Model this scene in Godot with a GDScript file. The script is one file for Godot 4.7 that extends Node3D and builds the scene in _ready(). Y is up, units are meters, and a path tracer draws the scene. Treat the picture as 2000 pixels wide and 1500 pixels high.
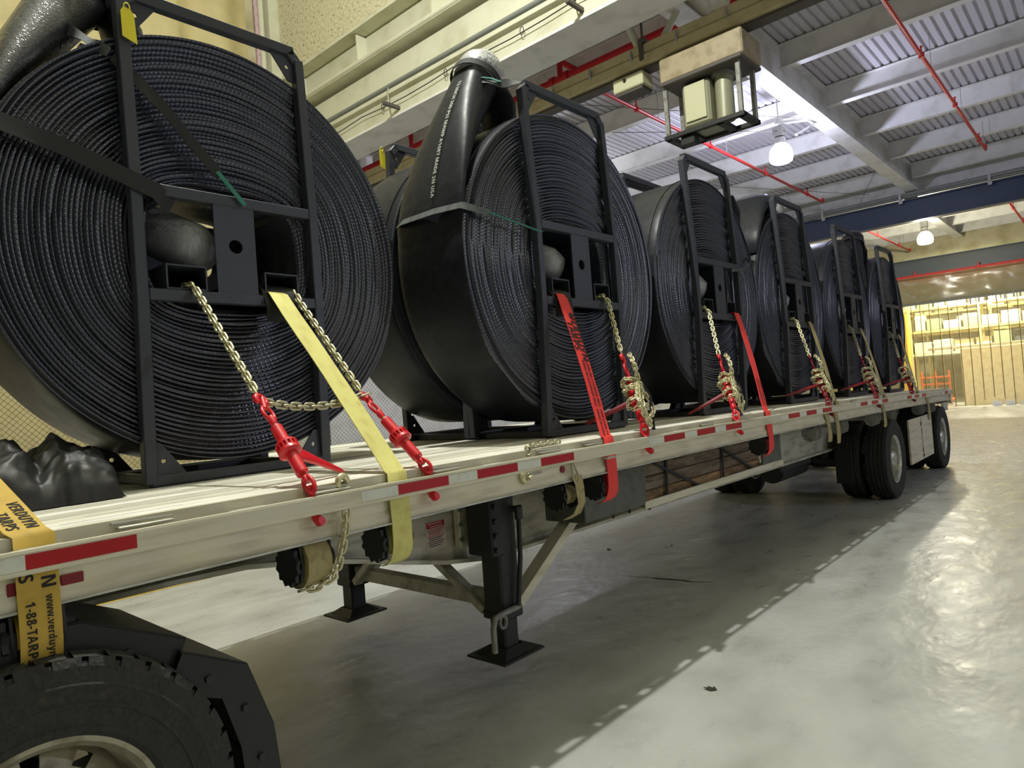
extends Node3D

# ---------------------------------------------------------------- mesh builder
class MB:
	var st := SurfaceTool.new()
	func _init() -> void:
		st.begin(Mesh.PRIMITIVE_TRIANGLES)
	func flat() -> void:
		st.set_smooth_group(-1)
	func smooth(g := 0) -> void:
		st.set_smooth_group(g)
	func v(p: Vector3, uv := Vector2.ZERO) -> void:
		st.set_uv(uv)
		st.add_vertex(p)
	# corners counter-clockwise seen from outside
	func quad(a: Vector3, b: Vector3, c: Vector3, d: Vector3, ua := Vector2(0, 0), ub := Vector2(1, 0), uc := Vector2(1, 1), ud := Vector2(0, 1)) -> void:
		v(a, ua); v(c, uc); v(b, ub)
		v(a, ua); v(d, ud); v(c, uc)
	func tri(a: Vector3, b: Vector3, c: Vector3) -> void:
		v(a); v(c); v(b)
	func quad_out(a: Vector3, b: Vector3, c: Vector3, d: Vector3, out: Vector3) -> void:
		if (b - a).cross(c - a).dot(out) >= 0:
			quad(a, b, c, d)
		else:
			quad(a, d, c, b)
	func tri_out(a: Vector3, b: Vector3, c: Vector3, out: Vector3) -> void:
		if (b - a).cross(c - a).dot(out) >= 0:
			tri(a, b, c)
		else:
			tri(a, c, b)
	func box(c: Vector3, size: Vector3, bev := 0.0, bs := Basis()) -> MB:
		flat()
		var h := size / 2
		bev = minf(bev, minf(h.x, minf(h.y, h.z)) * 0.8)
		var pt := func(s: Vector3, axis: int) -> Vector3:
			var q := h - Vector3(bev, bev, bev)
			q[axis] = h[axis]
			return c + bs * (q * s)
		for axis in 3:
			var u := (axis + 1) % 3
			var w := (axis + 2) % 3
			for sg in [-1.0, 1.0]:
				var cs := []
				for k in [[-1, -1], [1, -1], [1, 1], [-1, 1]]:
					var s := Vector3.ZERO
					s[axis] = sg; s[u] = k[0]; s[w] = k[1]
					cs.append(pt.call(s, axis))
				var n := Vector3.ZERO
				n[axis] = sg
				quad_out(cs[0], cs[1], cs[2], cs[3], bs * n)
			if bev > 0:
				# edges parallel to this axis
				for su in [-1.0, 1.0]:
					for sw in [-1.0, 1.0]:
						var s0 := Vector3.ZERO
						s0[axis] = -1; s0[u] = su; s0[w] = sw
						var s1 := s0
						s1[axis] = 1
						var n2 := Vector3.ZERO
						n2[u] = su; n2[w] = sw
						quad_out(pt.call(s0, u), pt.call(s1, u), pt.call(s1, w), pt.call(s0, w), bs * n2)
		if bev > 0:
			for sx in [-1.0, 1.0]:
				for sy in [-1.0, 1.0]:
					for sz in [-1.0, 1.0]:
						var s := Vector3(sx, sy, sz)
						tri_out(pt.call(s, 0), pt.call(s, 1), pt.call(s, 2), bs * s)
		return self
	# a bar with a rectangular section from a to b; wide is the direction of its width
	func bar(a: Vector3, b: Vector3, wide: Vector3, w: float, t: float, bev := 0.0) -> MB:
		var d := (b - a).normalized()
		var wd := (wide - d * wide.dot(d)).normalized()
		return box((a + b) / 2, Vector3(w, t, a.distance_to(b)), bev, Basis(wd, d.cross(wd), d))
	func ring_frames(pts: Array) -> Array:
		var out := []
		var up := Vector3.UP
		for i in pts.size():
			var d: Vector3 = (pts[mini(i + 1, pts.size() - 1)] - pts[maxi(i - 1, 0)]).normalized()
			if i == 0 and absf(d.y) > 0.9:
				up = Vector3.RIGHT
			var x := up.cross(d)
			if x.length() < 0.001:
				x = Vector3.FORWARD.cross(d)
			x = x.normalized()
			var y := d.cross(x)
			up = y
			out.append([x, y])
		return out
	func tube(pts: Array, r, sides := 8, caps := true, vscale := 1.0) -> MB:
		var fr := ring_frames(pts)
		var rings := []
		var al := 0.0
		for i in pts.size():
			var rr: float = r[i] if r is Array else r
			if i: al += pts[i].distance_to(pts[i - 1])
			var ring := []
			for k in sides + 1:
				var a := TAU * k / sides
				ring.append([pts[i] + (fr[i][0] * cos(a) + fr[i][1] * sin(a)) * rr, Vector2(float(k) / sides, al * vscale)])
			rings.append(ring)
		smooth(0)
		for i in pts.size() - 1:
			for k in sides:
				var A = rings[i][k]; var B = rings[i][k + 1]; var C = rings[i + 1][k + 1]; var D = rings[i + 1][k]
				quad(A[0], B[0], C[0], D[0], A[1], B[1], C[1], D[1])
		if caps:
			flat()
			for e in [0, pts.size() - 1]:
				var n: Vector3 = (pts[0] - pts[1]) if e == 0 else (pts[-1] - pts[-2])
				for k in sides:
					tri_out(pts[e], rings[e][k][0], rings[e][k + 1][0], n)
		return self
	# closed tube (ring, chain link)
	func loop(pts: Array, r: float, sides := 6, nrm := Vector3.FORWARD) -> MB:
		smooth(0)
		var n := pts.size()
		var rings := []
		for i in n:
			var d: Vector3 = (pts[(i + 1) % n] - pts[(i + n - 1) % n]).normalized()
			var x := nrm.cross(d).normalized()
			var y := d.cross(x)
			var ring := []
			for k in sides:
				var a := TAU * k / sides
				ring.append(pts[i] + (x * cos(a) + y * sin(a)) * r)
			rings.append(ring)
		for i in n:
			for k in sides:
				quad(rings[i][k], rings[i][(k + 1) % sides], rings[(i + 1) % n][(k + 1) % sides], rings[(i + 1) % n][k])
		return self
	# profile of [radius, height] turned about the local Y of tf
	func lathe(prof: Array, tf: Transform3D, segs := 24, sharp := true) -> MB:
		for i in prof.size() - 1:
			smooth(i + 1 if sharp else 0)
			for k in segs:
				var a0 := TAU * k / segs
				var a1 := TAU * (k + 1) / segs
				var P := func(j: int, a: float) -> Vector3:
					return tf * Vector3(prof[j][0] * cos(a), prof[j][1], prof[j][0] * sin(a))
				var A: Vector3 = P.call(i, a0); var B: Vector3 = P.call(i, a1); var C: Vector3 = P.call(i + 1, a1); var D: Vector3 = P.call(i + 1, a0)
				var ua := Vector2(float(k) / segs, float(i) / prof.size()); var ub := Vector2(float(k + 1) / segs, float(i) / prof.size())
				if prof[i][0] < 1e-6:
					v(A); v(C); v(D)
				elif prof[i + 1][0] < 1e-6:
					v(A); v(B); v(D)
				else:
					v(A, ua); v(B, ub); v(C, ub); v(A, ua); v(C, ub); v(D, ua)
		return self
	# polygon (counter-clockwise in the tf xy plane) extruded along tf z from 0 to depth
	func extrude(poly: PackedVector2Array, tf: Transform3D, depth: float, sides := true) -> MB:
		flat()
		if Geometry2D.is_polygon_clockwise(poly):
			poly = poly.duplicate()
			poly.reverse()
		var idx := Geometry2D.triangulate_polygon(poly)
		var n := tf.basis.z
		for i in range(0, idx.size(), 3):
			var a := poly[idx[i]]; var b := poly[idx[i + 1]]; var c := poly[idx[i + 2]]
			tri_out(tf * Vector3(a.x, a.y, depth), tf * Vector3(b.x, b.y, depth), tf * Vector3(c.x, c.y, depth), n)
			tri_out(tf * Vector3(a.x, a.y, 0), tf * Vector3(b.x, b.y, 0), tf * Vector3(c.x, c.y, 0), -n)
		if sides:
			for i in poly.size():
				var a := poly[i]; var b := poly[(i + 1) % poly.size()]
				quad(tf * Vector3(a.x, a.y, 0), tf * Vector3(b.x, b.y, 0), tf * Vector3(b.x, b.y, depth), tf * Vector3(a.x, a.y, depth))
		return self
	# convex counter-clockwise plate with a round hole
	func holed(outer: PackedVector2Array, c: Vector2, r: float, tf: Transform3D, depth: float, segs := 10) -> MB:
		var cut := []
		for i in outer.size():
			var a := outer[i]; var b := outer[(i + 1) % outer.size()]
			if (a.y - c.y) * (b.y - c.y) < 0:
				cut.append([a.lerp(b, (c.y - a.y) / (b.y - a.y)), i])
		if cut.size() != 2:
			return extrude(outer, tf, depth)
		for half in 2:
			var from: int = cut[half][1]
			var to: int = cut[1 - half][1]
			var p := PackedVector2Array([cut[half][0]])
			var i := (from + 1) % outer.size()
			while true:
				p.append(outer[i])
				if i == to: break
				i = (i + 1) % outer.size()
			p.append(cut[1 - half][0])
			var s: float = signf(cut[1 - half][0].x - c.x)
			var up: float = signf(p[1].y - c.y)
			for k in segs + 1:
				var a := PI * k / segs
				p.append(c + Vector2(s * cos(a), up * sin(a)) * r)
			extrude(p, tf, depth)
		return self
	# band of constant width along pts; across is the width direction, thick its thickness
	func ribbon(pts: Array, across: Vector3, w: float, thick: float, wave := 0.0) -> MB:
		smooth(1)
		var top := []
		var al := 0.0
		for i in pts.size():
			var d: Vector3 = (pts[mini(i + 1, pts.size() - 1)] - pts[maxi(i - 1, 0)]).normalized()
			var n := across.cross(d).normalized()
			if i: al += pts[i].distance_to(pts[i - 1])
			var a := across.normalized() * w / 2
			var wv := n * wave * sin(al * 31.0)
			top.append([pts[i] - a + n * thick / 2 + wv, pts[i] + a + n * thick / 2 - wv, pts[i] + a - n * thick / 2 - wv, pts[i] - a - n * thick / 2 + wv, al])
		for i in pts.size() - 1:
			var A = top[i]; var B = top[i + 1]
			for k in 4:
				smooth(k + 1)
				var k2 := (k + 1) % 4
				var u0 := 0.0 if k == 0 else 1.0
				quad(A[k], A[k2], B[k2], B[k], Vector2(u0, A[4] / w), Vector2(1 - u0, A[4] / w), Vector2(1 - u0, B[4] / w), Vector2(u0, B[4] / w))
		flat()
		var f = top[0]; var e = top[-1]
		quad(f[0], f[3], f[2], f[1]); quad(e[0], e[1], e[2], e[3])
		return self
	# loft through sections [centre, half width vector, half thickness vector]
	func loft(secs: Array, n := 20, pw := 0.8, caps := true) -> MB:
		smooth(0)
		var rings := []
		for s in secs:
			var ring := []
			for k in n + 1:
				var a := TAU * k / n
				var ca := signf(cos(a)) * pow(absf(cos(a)), pw)
				var sa := signf(sin(a)) * pow(absf(sin(a)), pw)
				ring.append(s[0] + s[1] * ca + s[2] * sa)
			rings.append(ring)
		for i in secs.size() - 1:
			for k in n:
				var nn: Vector3 = (rings[i][k] + rings[i][k + 1]) / 2 - secs[i][0]
				var u0 := float(k) / n; var u1 := float(k + 1) / n
				var v0 := float(i) / 4; var v1 := float(i + 1) / 4
				var A: Vector3 = rings[i][k]; var B: Vector3 = rings[i][k + 1]; var C: Vector3 = rings[i + 1][k + 1]; var D: Vector3 = rings[i + 1][k]
				if (B - A).cross(C - A).dot(nn) >= 0:
					quad(A, B, C, D, Vector2(u0, v0), Vector2(u1, v0), Vector2(u1, v1), Vector2(u0, v1))
				else:
					quad(A, D, C, B, Vector2(u0, v0), Vector2(u0, v1), Vector2(u1, v1), Vector2(u1, v0))
		if caps:
			for e in [0, secs.size() - 1]:
				var nn: Vector3 = (secs[0][0] - secs[1][0]) if e == 0 else (secs[-1][0] - secs[-2][0])
				for k in n:
					tri_out(secs[e][0], rings[e][k], rings[e][k + 1], nn)
		return self
	func done() -> ArrayMesh:
		st.generate_normals()
		st.index()
		return st.commit()

# ---------------------------------------------------------------- naming and placing
var used := {}
var M := {}
var rng := RandomNumberGenerator.new()

func numbered(called: String) -> String:
	used[called] = used.get(called, 0) + 1
	return called if used[called] == 1 else "%s_%03d" % [called, used[called] - 1]

func meta(o: Node, label: String, category: String, group := "") -> void:
	o.set_meta("label", label)
	o.set_meta("category", category)
	if group: o.set_meta("group", group)

func thing(called: String, label: String, category: String, at := Vector3.ZERO, group := "") -> Node3D:
	var o := Node3D.new()
	o.name = numbered(called)
	add_child(o)
	o.position = at
	meta(o, label, category, group)
	return o

# a part whose mesh is drawn in world places (local = false) or in its thing's own axes (local = true)
func part(parent: Node3D, called: String, mesh, m: Material, local := false) -> MeshInstance3D:
	var o := MeshInstance3D.new()
	o.name = called
	o.mesh = mesh.done() if mesh is MB else mesh
	o.material_override = m
	o.cast_shadow = GeometryInstance3D.SHADOW_CASTING_SETTING_ON
	parent.add_child(o, true)
	if not local and not (parent is MeshInstance3D):
		o.position = -parent.position
	return o

func structure(called: String, mesh, m: Material, parent: Node3D = null) -> MeshInstance3D:
	var o := MeshInstance3D.new()
	o.name = called if parent else numbered(called)
	o.mesh = mesh.done() if mesh is MB else mesh
	o.material_override = m
	if parent:
		parent.add_child(o, true)
	else:
		add_child(o)
		o.set_meta("kind", "structure")
	return o

func copy_of(o: Node3D, called: String, label: String, at: Vector3, turn := 0.0, group := "") -> Node3D:
	var c: Node3D = o.duplicate()
	c.name = numbered(called)
	add_child(c)
	c.position = at
	c.rotation.y = turn
	c.scale = Vector3.ONE
	c.set_meta("label", label)
	if group: c.set_meta("group", group)
	return c

func mb() -> MB:
	return MB.new()

func V(x: float, y: float, z: float) -> Vector3:
	return Vector3(x, y, z)

# height of the rub rail's top above the floor: the bed is cambered
func H(x: float) -> float:
	return 1.3417 + 0.0074 * x - 0.0011 * x * x

func mat(c: Color, rough := 0.6, metal := 0.0) -> StandardMaterial3D:
	var m := StandardMaterial3D.new()
	m.albedo_color = c
	m.roughness = rough
	m.metallic = metal
	m.cull_mode = BaseMaterial3D.CULL_DISABLED
	return m

func noise(freq: float, seed_: int, oct := 4, kind := FastNoiseLite.TYPE_SIMPLEX_SMOOTH) -> FastNoiseLite:
	var n := FastNoiseLite.new()
	n.noise_type = kind
	n.frequency = freq
	n.seed = seed_
	n.fractal_octaves = oct
	return n

func ntex(n: FastNoiseLite, ramp := [], w := 512, h := 512, bump := 0.0) -> NoiseTexture2D:
	var t := NoiseTexture2D.new()
	t.width = w; t.height = h
	t.seamless = true
	t.noise = n
	t.generate_mipmaps = false
	if bump > 0:
		t.as_normal_map = true
		t.bump_strength = bump
	elif ramp:
		var g := Gradient.new()
		g.offsets = PackedFloat32Array(ramp.map(func(r): return r[0]))
		g.colors = PackedColorArray(ramp.map(func(r): return r[1]))
		t.color_ramp = g
	return t

func triplanar(m: StandardMaterial3D, scale: Vector3) -> StandardMaterial3D:
	m.uv1_triplanar = true
	m.uv1_scale = scale
	return m

func grey(v_: float, a := 1.0) -> Color:
	return Color(v_, v_, v_, a)

# wear: a base colour broken by soft blotches of two other tones
func worn(c0: Color, c1: Color, c2: Color, rough: float, scale: float, seed_: int, metal := 0.0, stretch := Vector3.ONE) -> StandardMaterial3D:
	var m := mat(Color.WHITE, rough, metal)
	m.albedo_texture = ntex(noise(0.012, seed_, 5), [[0.0, c2], [0.38, c1], [0.55, c0], [0.78, c0], [1.0, c1]], 384, 384)
	return triplanar(m, stretch * scale)

func wood_image(seed_: int, base: Color, dark: Color, cracks: int) -> ImageTexture:
	var im := Image.create(512, 256, false, Image.FORMAT_RGB8)
	var n := noise(0.02, seed_, 4)
	var n2 := noise(0.11, seed_ + 5, 3)
	for y in 256:
		for x in 512:
			var g := n.get_noise_2d(x * 0.18, y * 3.2) * 0.55 + n2.get_noise_2d(x * 0.12, y * 2.1) * 0.45
			im.set_pixel(x, y, base.lerp(dark, clampf(0.35 + g * 0.9, 0, 1)))
	var r := RandomNumberGenerator.new()
	r.seed = seed_
	for k in cracks:
		var y := r.randf() * 255
		var x0 := r.randi() % 512
		for i in 60 + r.randi() % 160:
			y += r.randf_range(-0.25, 0.25)
			im.set_pixel((x0 + i) % 512, clampi(int(y), 0, 255), dark * 0.35)
	return ImageTexture.create_from_image(im)

func materials() -> void:
	M.hose = mat(Color(0.24, 0.257, 0.305), 0.33)
	M.hose.metallic_specular = 0.62
	M.hose.roughness_texture = ntex(noise(0.02, 3, 4), [[0.0, grey(0.55)], [1.0, grey(1.0)]], 256, 256)
	var wv := Image.create(64, 64, false, Image.FORMAT_RGB8)
	for y in 64:
		for x in 64:
			var hgt := 0.5 + 0.25 * sin(TAU * x / 32.0) * sin(TAU * y / 32.0) + 0.25 * sin(TAU * (x + y) / 64.0 * 2)
			wv.set_pixel(x, y, grey(hgt))
	wv.bump_map_to_normal_map(5.0)
	M.hose.normal_enabled = true
	M.hose.normal_texture = ImageTexture.create_from_image(wv)
	M.hose.normal_scale = 0.32
	M.hose_skin = mat(Color(0.17, 0.18, 0.205), 0.44)
	M.hose_skin.metallic_specular = 0.3
	M.hose_skin.roughness_texture = ntex(noise(0.014, 8, 5), [[0.0, grey(0.75)], [0.45, grey(0.88)], [0.7, grey(1.0)], [1.0, grey(1.0)]], 384, 384)
	M.hose_skin.albedo_texture = ntex(noise(0.03, 18, 5), [[0.0, grey(0.8)], [0.6, grey(0.95)], [0.8, grey(1.0)], [1.0, Color(1, 1, 1)]], 384, 384)
	M.hose_skin.normal_enabled = true
	M.hose_skin.normal_texture = ntex(noise(0.02, 28, 3), [], 256, 256, 3.0)
	M.hose_skin.normal_scale = 0.25
	triplanar(M.hose_skin, V(1.3, 1.3, 1.3))
	M.frame = mat(Color(0.22, 0.235, 0.27), 0.48)
	M.frame.roughness_texture = ntex(noise(0.02, 9, 3), [[0.0, grey(0.8)], [1.0, grey(1.0)]], 256, 256)
	triplanar(M.frame, V(2, 2, 2))
	M.film = mat(Color(0.62, 0.63, 0.64), 0.22)
	M.film.clearcoat_enabled = true
	M.film.clearcoat = 1.0
	M.film.normal_enabled = true
	M.film.normal_texture = ntex(noise(0.05, 31, 3), [], 256, 256, 8.0)
	M.film.normal_scale = 0.9
	triplanar(M.film, V(4, 1.4, 9))
	M.neck_film = mat(Color(0.2, 0.205, 0.21), 0.2)
	M.neck_film.clearcoat_enabled = true
	M.neck_film.clearcoat = 1.0
	M.neck_film.normal_enabled = true
	M.neck_film.normal_texture = M.film.normal_texture
	M.neck_film.normal_scale = 0.5
	triplanar(M.neck_film, V(6, 6, 1.2))
	M.webbing_black = mat(Color(0.15, 0.155, 0.16), 0.75)
	M.webbing_grey = worn(Color(0.34, 0.36, 0.36), Color(0.28, 0.3, 0.3), Color(0.22, 0.24, 0.24), 0.8, 3.0, 41)
	M.webbing_green = mat(Color(0.2, 0.48, 0.42), 0.7)
	M.alu = worn(Color(0.88, 0.86, 0.77), Color(0.86, 0.84, 0.74), Color(0.76, 0.73, 0.62), 0.5, 1.0, 51, 0.15, V(0.35, 3, 3))
	M.alu_dark = worn(Color(0.8, 0.79, 0.71), Color(0.74, 0.73, 0.65), Color(0.6, 0.58, 0.5), 0.55, 0.9, 52, 0.1, V(0.6, 2, 2))
	M.alu_bare = worn(Color(0.8, 0.8, 0.76), Color(0.72, 0.72, 0.67), Color(0.6, 0.6, 0.55), 0.35, 1.4, 53, 0.5, V(0.5, 3, 3))
	M.alu_rim = worn(Color(0.66, 0.64, 0.56), Color(0.58, 0.56, 0.48), Color(0.42, 0.39, 0.32), 0.4, 2.0, 63, 0.4)
	M.steel_black = worn(Color(0.16, 0.165, 0.165), Color(0.14, 0.145, 0.145), Color(0.22, 0.2, 0.17), 0.55, 1.5, 54)
	M.steel_grey = worn(Color(0.6, 0.6, 0.58), Color(0.54, 0.54, 0.52), Color(0.44, 0.4, 0.36), 0.6, 2.0, 55, 0.2)
	M.panel_dark = worn(Color(0.36, 0.37, 0.33), Color(0.33, 0.34, 0.3), Color(0.28, 0.28, 0.25), 0.5, 1.2, 56)
	M.rubber = worn(Color(0.2, 0.2, 0.19), Color(0.17, 0.17, 0.16), Color(0.27, 0.26, 0.23), 0.8, 2.5, 57)
	M.rubber.normal_enabled = true
	M.rubber.normal_texture = ntex(noise(0.06, 58, 4), [], 256, 256, 4.0)
	M.rubber_clean = mat(Color(0.13, 0.13, 0.135), 0.65)
	M.plastic_black = mat(Color(0.085, 0.088, 0.095), 0.42)
	M.red_tape = mat(Color(0.72, 0.07, 0.1), 0.35)
	M.white_tape = worn(Color(0.9, 0.91, 0.86), Color(0.89, 0.9, 0.85), Color(0.82, 0.83, 0.77), 0.4, 3.0, 59)
	M.red_paint = mat(Color(0.86, 0.09, 0.16), 0.32)
	M.red_paint.clearcoat_enabled = true
	M.red_paint.clearcoat = 0.4
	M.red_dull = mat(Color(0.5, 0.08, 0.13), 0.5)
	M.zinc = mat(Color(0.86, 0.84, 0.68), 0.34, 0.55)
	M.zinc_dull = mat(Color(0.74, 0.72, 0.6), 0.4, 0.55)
	M.strap_yellow = worn(Color(0.87, 0.85, 0.52), Color(0.86, 0.83, 0.5), Color(0.78, 0.74, 0.44), 0.75, 2.2, 61)
	M.strap_gold = worn(Color(0.8, 0.67, 0.28), Color(0.78, 0.65, 0.27), Color(0.7, 0.58, 0.25), 0.7, 2.2, 62)
	M.strap_old = worn(Color(0.68, 0.63, 0.44), Color(0.62, 0.57, 0.4), Color(0.5, 0.46, 0.33), 0.8, 3.0, 63)
	M.strap_red = mat(Color(0.93, 0.25, 0.23), 0.65)
	M.print_black = mat(Color(0.1, 0.09, 0.08), 0.7)
	M.print_white = mat(Color(0.75, 0.76, 0.74), 0.6)
	M.yellow_tag = mat(Color(0.96, 0.9, 0.2), 0.5)
	M.decal_white = mat(Color(0.82, 0.76, 0.72), 0.5)
	M.decal_red = mat(Color(0.75, 0.16, 0.18), 0.5)
	M.tarp = mat(Color(0.09, 0.09, 0.09), 0.5)
	M.tarp.normal_enabled = true
	M.tarp.normal_texture = ntex(noise(0.012, 71, 2), [], 256, 256, 4.0)
	triplanar(M.tarp, V(2, 2, 2))
	# deck boards: weathered, three tones
	for k in 3:
		var w := mat([Color(1, 1, 1), Color(0.92, 0.91, 0.88), Color(0.84, 0.83, 0.8)][k], 0.75)
		w.albedo_texture = wood_image(80 + k, Color(0.97, 0.97, 0.93), Color(0.76, 0.755, 0.71), 14)
		triplanar(w, V(0.7, 0.7, 0.7))
		w.uv1_offset = V(k * 0.3, k * 0.2, k * 0.4)
		M["deck%d" % k] = w
	for k in 2:
		var w2 := mat(Color.WHITE, 0.85)
		w2.albedo_texture = wood_image(90 + k, [Color(0.72, 0.58, 0.4), Color(0.52, 0.47, 0.4)][k], Color(0.3, 0.24, 0.17), 20)
		triplanar(w2, V(0.8, 0.8, 0.8))
		M["timber%d" % k] = w2
	# building
	M.floor = mat(Color.WHITE, 0.3)
	M.floor.albedo_texture = ntex(noise(0.006, 101, 6), [[0.0, Color(0.62, 0.625, 0.61)], [0.35, Color(0.69, 0.695, 0.68)], [0.6, Color(0.72, 0.727, 0.712)], [1.0, Color(0.75, 0.757, 0.742)]], 1024, 1024)
	M.floor.roughness_texture = ntex(noise(0.012, 102, 6), [[0.0, grey(0.6)], [0.4, grey(0.85)], [1.0, grey(1.0)]], 1024, 1024)
	M.floor.roughness = 0.38
	M.floor.normal_enabled = true
	M.floor.normal_texture = ntex(noise(0.02, 103, 5), [], 512, 512, 3.0)
	M.floor.normal_scale = 0.35
	triplanar(M.floor, V(0.16, 0.16, 0.3))
	M.cream = worn(Color(0.83, 0.83, 0.74), Color(0.81, 0.81, 0.715), Color(0.74, 0.73, 0.62), 0.7, 0.25, 111)
	M.cream_wall = worn(Color(0.82, 0.79, 0.66), Color(0.78, 0.74, 0.6), Color(0.66, 0.62, 0.46), 0.85, 0.2, 112)
	M.white_steel = worn(Color(0.9, 0.9, 0.88), Color(0.88, 0.88, 0.86), Color(0.81, 0.81, 0.78), 0.5, 0.4, 113)
	M.deck_steel = mat(Color(0.8, 0.79, 0.8), 0.5)
	M.spray = mat(Color.WHITE, 0.95)
	M.spray.albedo_texture = ntex(noise(0.045, 114, 6), [[0.0, Color(0.4, 0.36, 0.25)], [0.2, Color(0.55, 0.5, 0.37)], [0.27, Color(0.8, 0.78, 0.65)], [1.0, Color(0.88, 0.86, 0.74)]], 1024, 1024)
	M.spray.normal_enabled = true
	M.spray.normal_texture = ntex(noise(0.06, 115, 4), [], 512, 512, 3.0)
	M.spray.normal_scale = 0.5
	triplanar(M.spray, V(0.22, 0.3, 0.3))
	M.canvas = worn(Color(0.77, 0.72, 0.53), Color(0.75, 0.7, 0.51), Color(0.71, 0.66, 0.48), 0.6, 0.3, 116)
	M.blue_steel = mat(Color(0.22, 0.27, 0.36), 0.45)
	M.slate_steel = mat(Color(0.36, 0.4, 0.42), 0.5)
	M.red_pipe = mat(Color(0.8, 0.1, 0.13), 0.4)
	M.pink_pipe = mat(Color(0.85, 0.25, 0.25), 0.45)
	M.conduit = mat(Color(0.52, 0.54, 0.52), 0.45, 0.15)
	M.tan_rail = worn(Color(0.8, 0.75, 0.6), Color(0.77, 0.72, 0.57), Color(0.68, 0.62, 0.48), 0.5, 0.6, 117)
	M.tan_dark = mat(Color(0.34, 0.32, 0.3), 0.6)
	M.tan_box = worn(Color(0.66, 0.61, 0.49), Color(0.62, 0.57, 0.45), Color(0.54, 0.49, 0.37), 0.5, 0.8, 118)
	M.motor = mat(Color(0.62, 0.62, 0.52), 0.45, 0.2)
	M.box_white = mat(Color(0.8, 0.8, 0.66), 0.5)
	M.glow = mat(Color(0.95, 0.96, 1.0), 0.4)
	M.glow.emission_enabled = true
	M.glow.emission = Color(0.92, 0.93, 1.0)
	M.glow.emission_energy_multiplier = 4.0
	M.glow_warm = M.glow.duplicate()
	M.glow_warm.emission = Color(1.0, 0.97, 0.82)
	M.fixture = mat(Color(0.7, 0.7, 0.68), 0.4, 0.5)
	M.wire = mat(Color(0.12, 0.12, 0.12), 0.6)
	M.wire_galv = mat(Color(0.42, 0.4, 0.33), 0.5, 0.4)
	M.strip = mat(Color(0.93, 0.88, 0.68, 0.26), 0.12)
	M.strip.transparency = BaseMaterial3D.TRANSPARENCY_ALPHA
	M.strip_edge = mat(Color(0.42, 0.34, 0.13), 0.4)
	M.vinyl = mat(Color(0.62, 0.6, 0.46), 0.2)
	M.vinyl.normal_enabled = true
	M.vinyl.normal_texture = ntex(noise(0.006, 120, 2), [], 512, 512, 5.0)
	M.vinyl.normal_scale = 0.5
	triplanar(M.vinyl, V(0.3, 0.3, 0.3))
	M.yellow_pale = mat(Color(0.84, 0.78, 0.5), 0.6)
	M.dim_wall = mat(Color(0.36, 0.355, 0.33), 0.85)
	M.yellow_paint = mat(Color(0.88, 0.72, 0.12), 0.5)
	M.orange_paint = mat(Color(0.85, 0.4, 0.16), 0.5)
	M.card = worn(Color(0.92, 0.88, 0.78), Color(0.9, 0.85, 0.74), Color(0.84, 0.78, 0.65), 0.85, 0.7, 121)
	M.card_white = mat(Color(0.86, 0.85, 0.76), 0.8)
	M.card_green = mat(Color(0.55, 0.6, 0.48), 0.8)
	M.card_dark = mat(Color(0.3, 0.32, 0.33), 0.7)
	M.pink_foam = worn(Color(0.78, 0.68, 0.7), Color(0.7, 0.55, 0.6), Color(0.5, 0.4, 0.42), 0.9, 5.0, 122)
	M.yellow_line = mat(Color(0.85, 0.72, 0.3), 0.6)
	M.dark_stain = mat(Color(0.2, 0.18, 0.14), 0.8)
	M.paper = mat(Color(0.86, 0.87, 0.9), 0.8)

# ---------------------------------------------------------------- camera, sky, light
func view() -> void:
	var cam := Camera3D.new()
	cam.name = "camera"
	cam.transform = Transform3D(Basis(V(0.666, -0.074, 0.742), V(0.034, 0.997, 0.068), V(-0.745, -0.02, 0.667)).orthonormalized(), V(0, 1.6566, 2.2279))
	cam.fov = 58.59
	cam.near = 0.05
	cam.far = 200
	add_child(cam)
	cam.current = true
	var e := Environment.new()
	e.background_mode = Environment.BG_COLOR
	e.background_color = Color(0.02, 0.02, 0.025)
	e.tonemap_mode = Environment.TONE_MAPPER_LINEAR
	e.tonemap_exposure = 1.0
	e.sdfgi_enabled = true
	e.ssao_enabled = true
	e.ssil_enabled = true
	var we := WorldEnvironment.new()
	we.name = "world"
	we.environment = e
	add_child(we)

# a high bay lamp: housing, glowing refractor with its light inside, hook
func high_bay(at: Vector3, energy: float, tint: Color, label: String, glow: Material, rod := 0.5) -> Node3D:
	var t := thing("high_bay_lamp", label, "lamp", at, "high bay lamps hanging from the roof")
	var dome := mb().lathe([[0.0, -0.22], [0.17, -0.22], [0.215, -0.19], [0.235, -0.1], [0.225, 0.0], [0.185, 0.1], [0.12, 0.16]], Transform3D(), 28, false)
	part(t, "lamp_refractor", dome, glow, true)
	var hs := mb().lathe([[0.0, 0.3], [0.1, 0.3], [0.115, 0.27], [0.115, 0.17], [0.0, 0.17]], Transform3D(), 20)
	for k in 6:
		hs.box(V(-0.1 + 0.04 * k, 0.42, 0), V(0.018, 0.2, 0.2), 0.004)
	part(t, "ballast_housing", hs, M.fixture, true)
	part(t, "hanger_rod", mb().tube([V(0, 0.5, 0), V(0, 0.5 + rod, 0)], 0.012, 8), M.fixture, true)
	var l := OmniLight3D.new()
	l.name = "lamp_light"
	l.position = V(0, -0.06, 0)
	l.light_color = tint
	l.light_energy = energy
	l.light_size = 0.1
	l.omni_range = 60
	l.omni_attenuation = 2
	l.shadow_enabled = true
	t.add_child(l)
	return t

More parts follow.
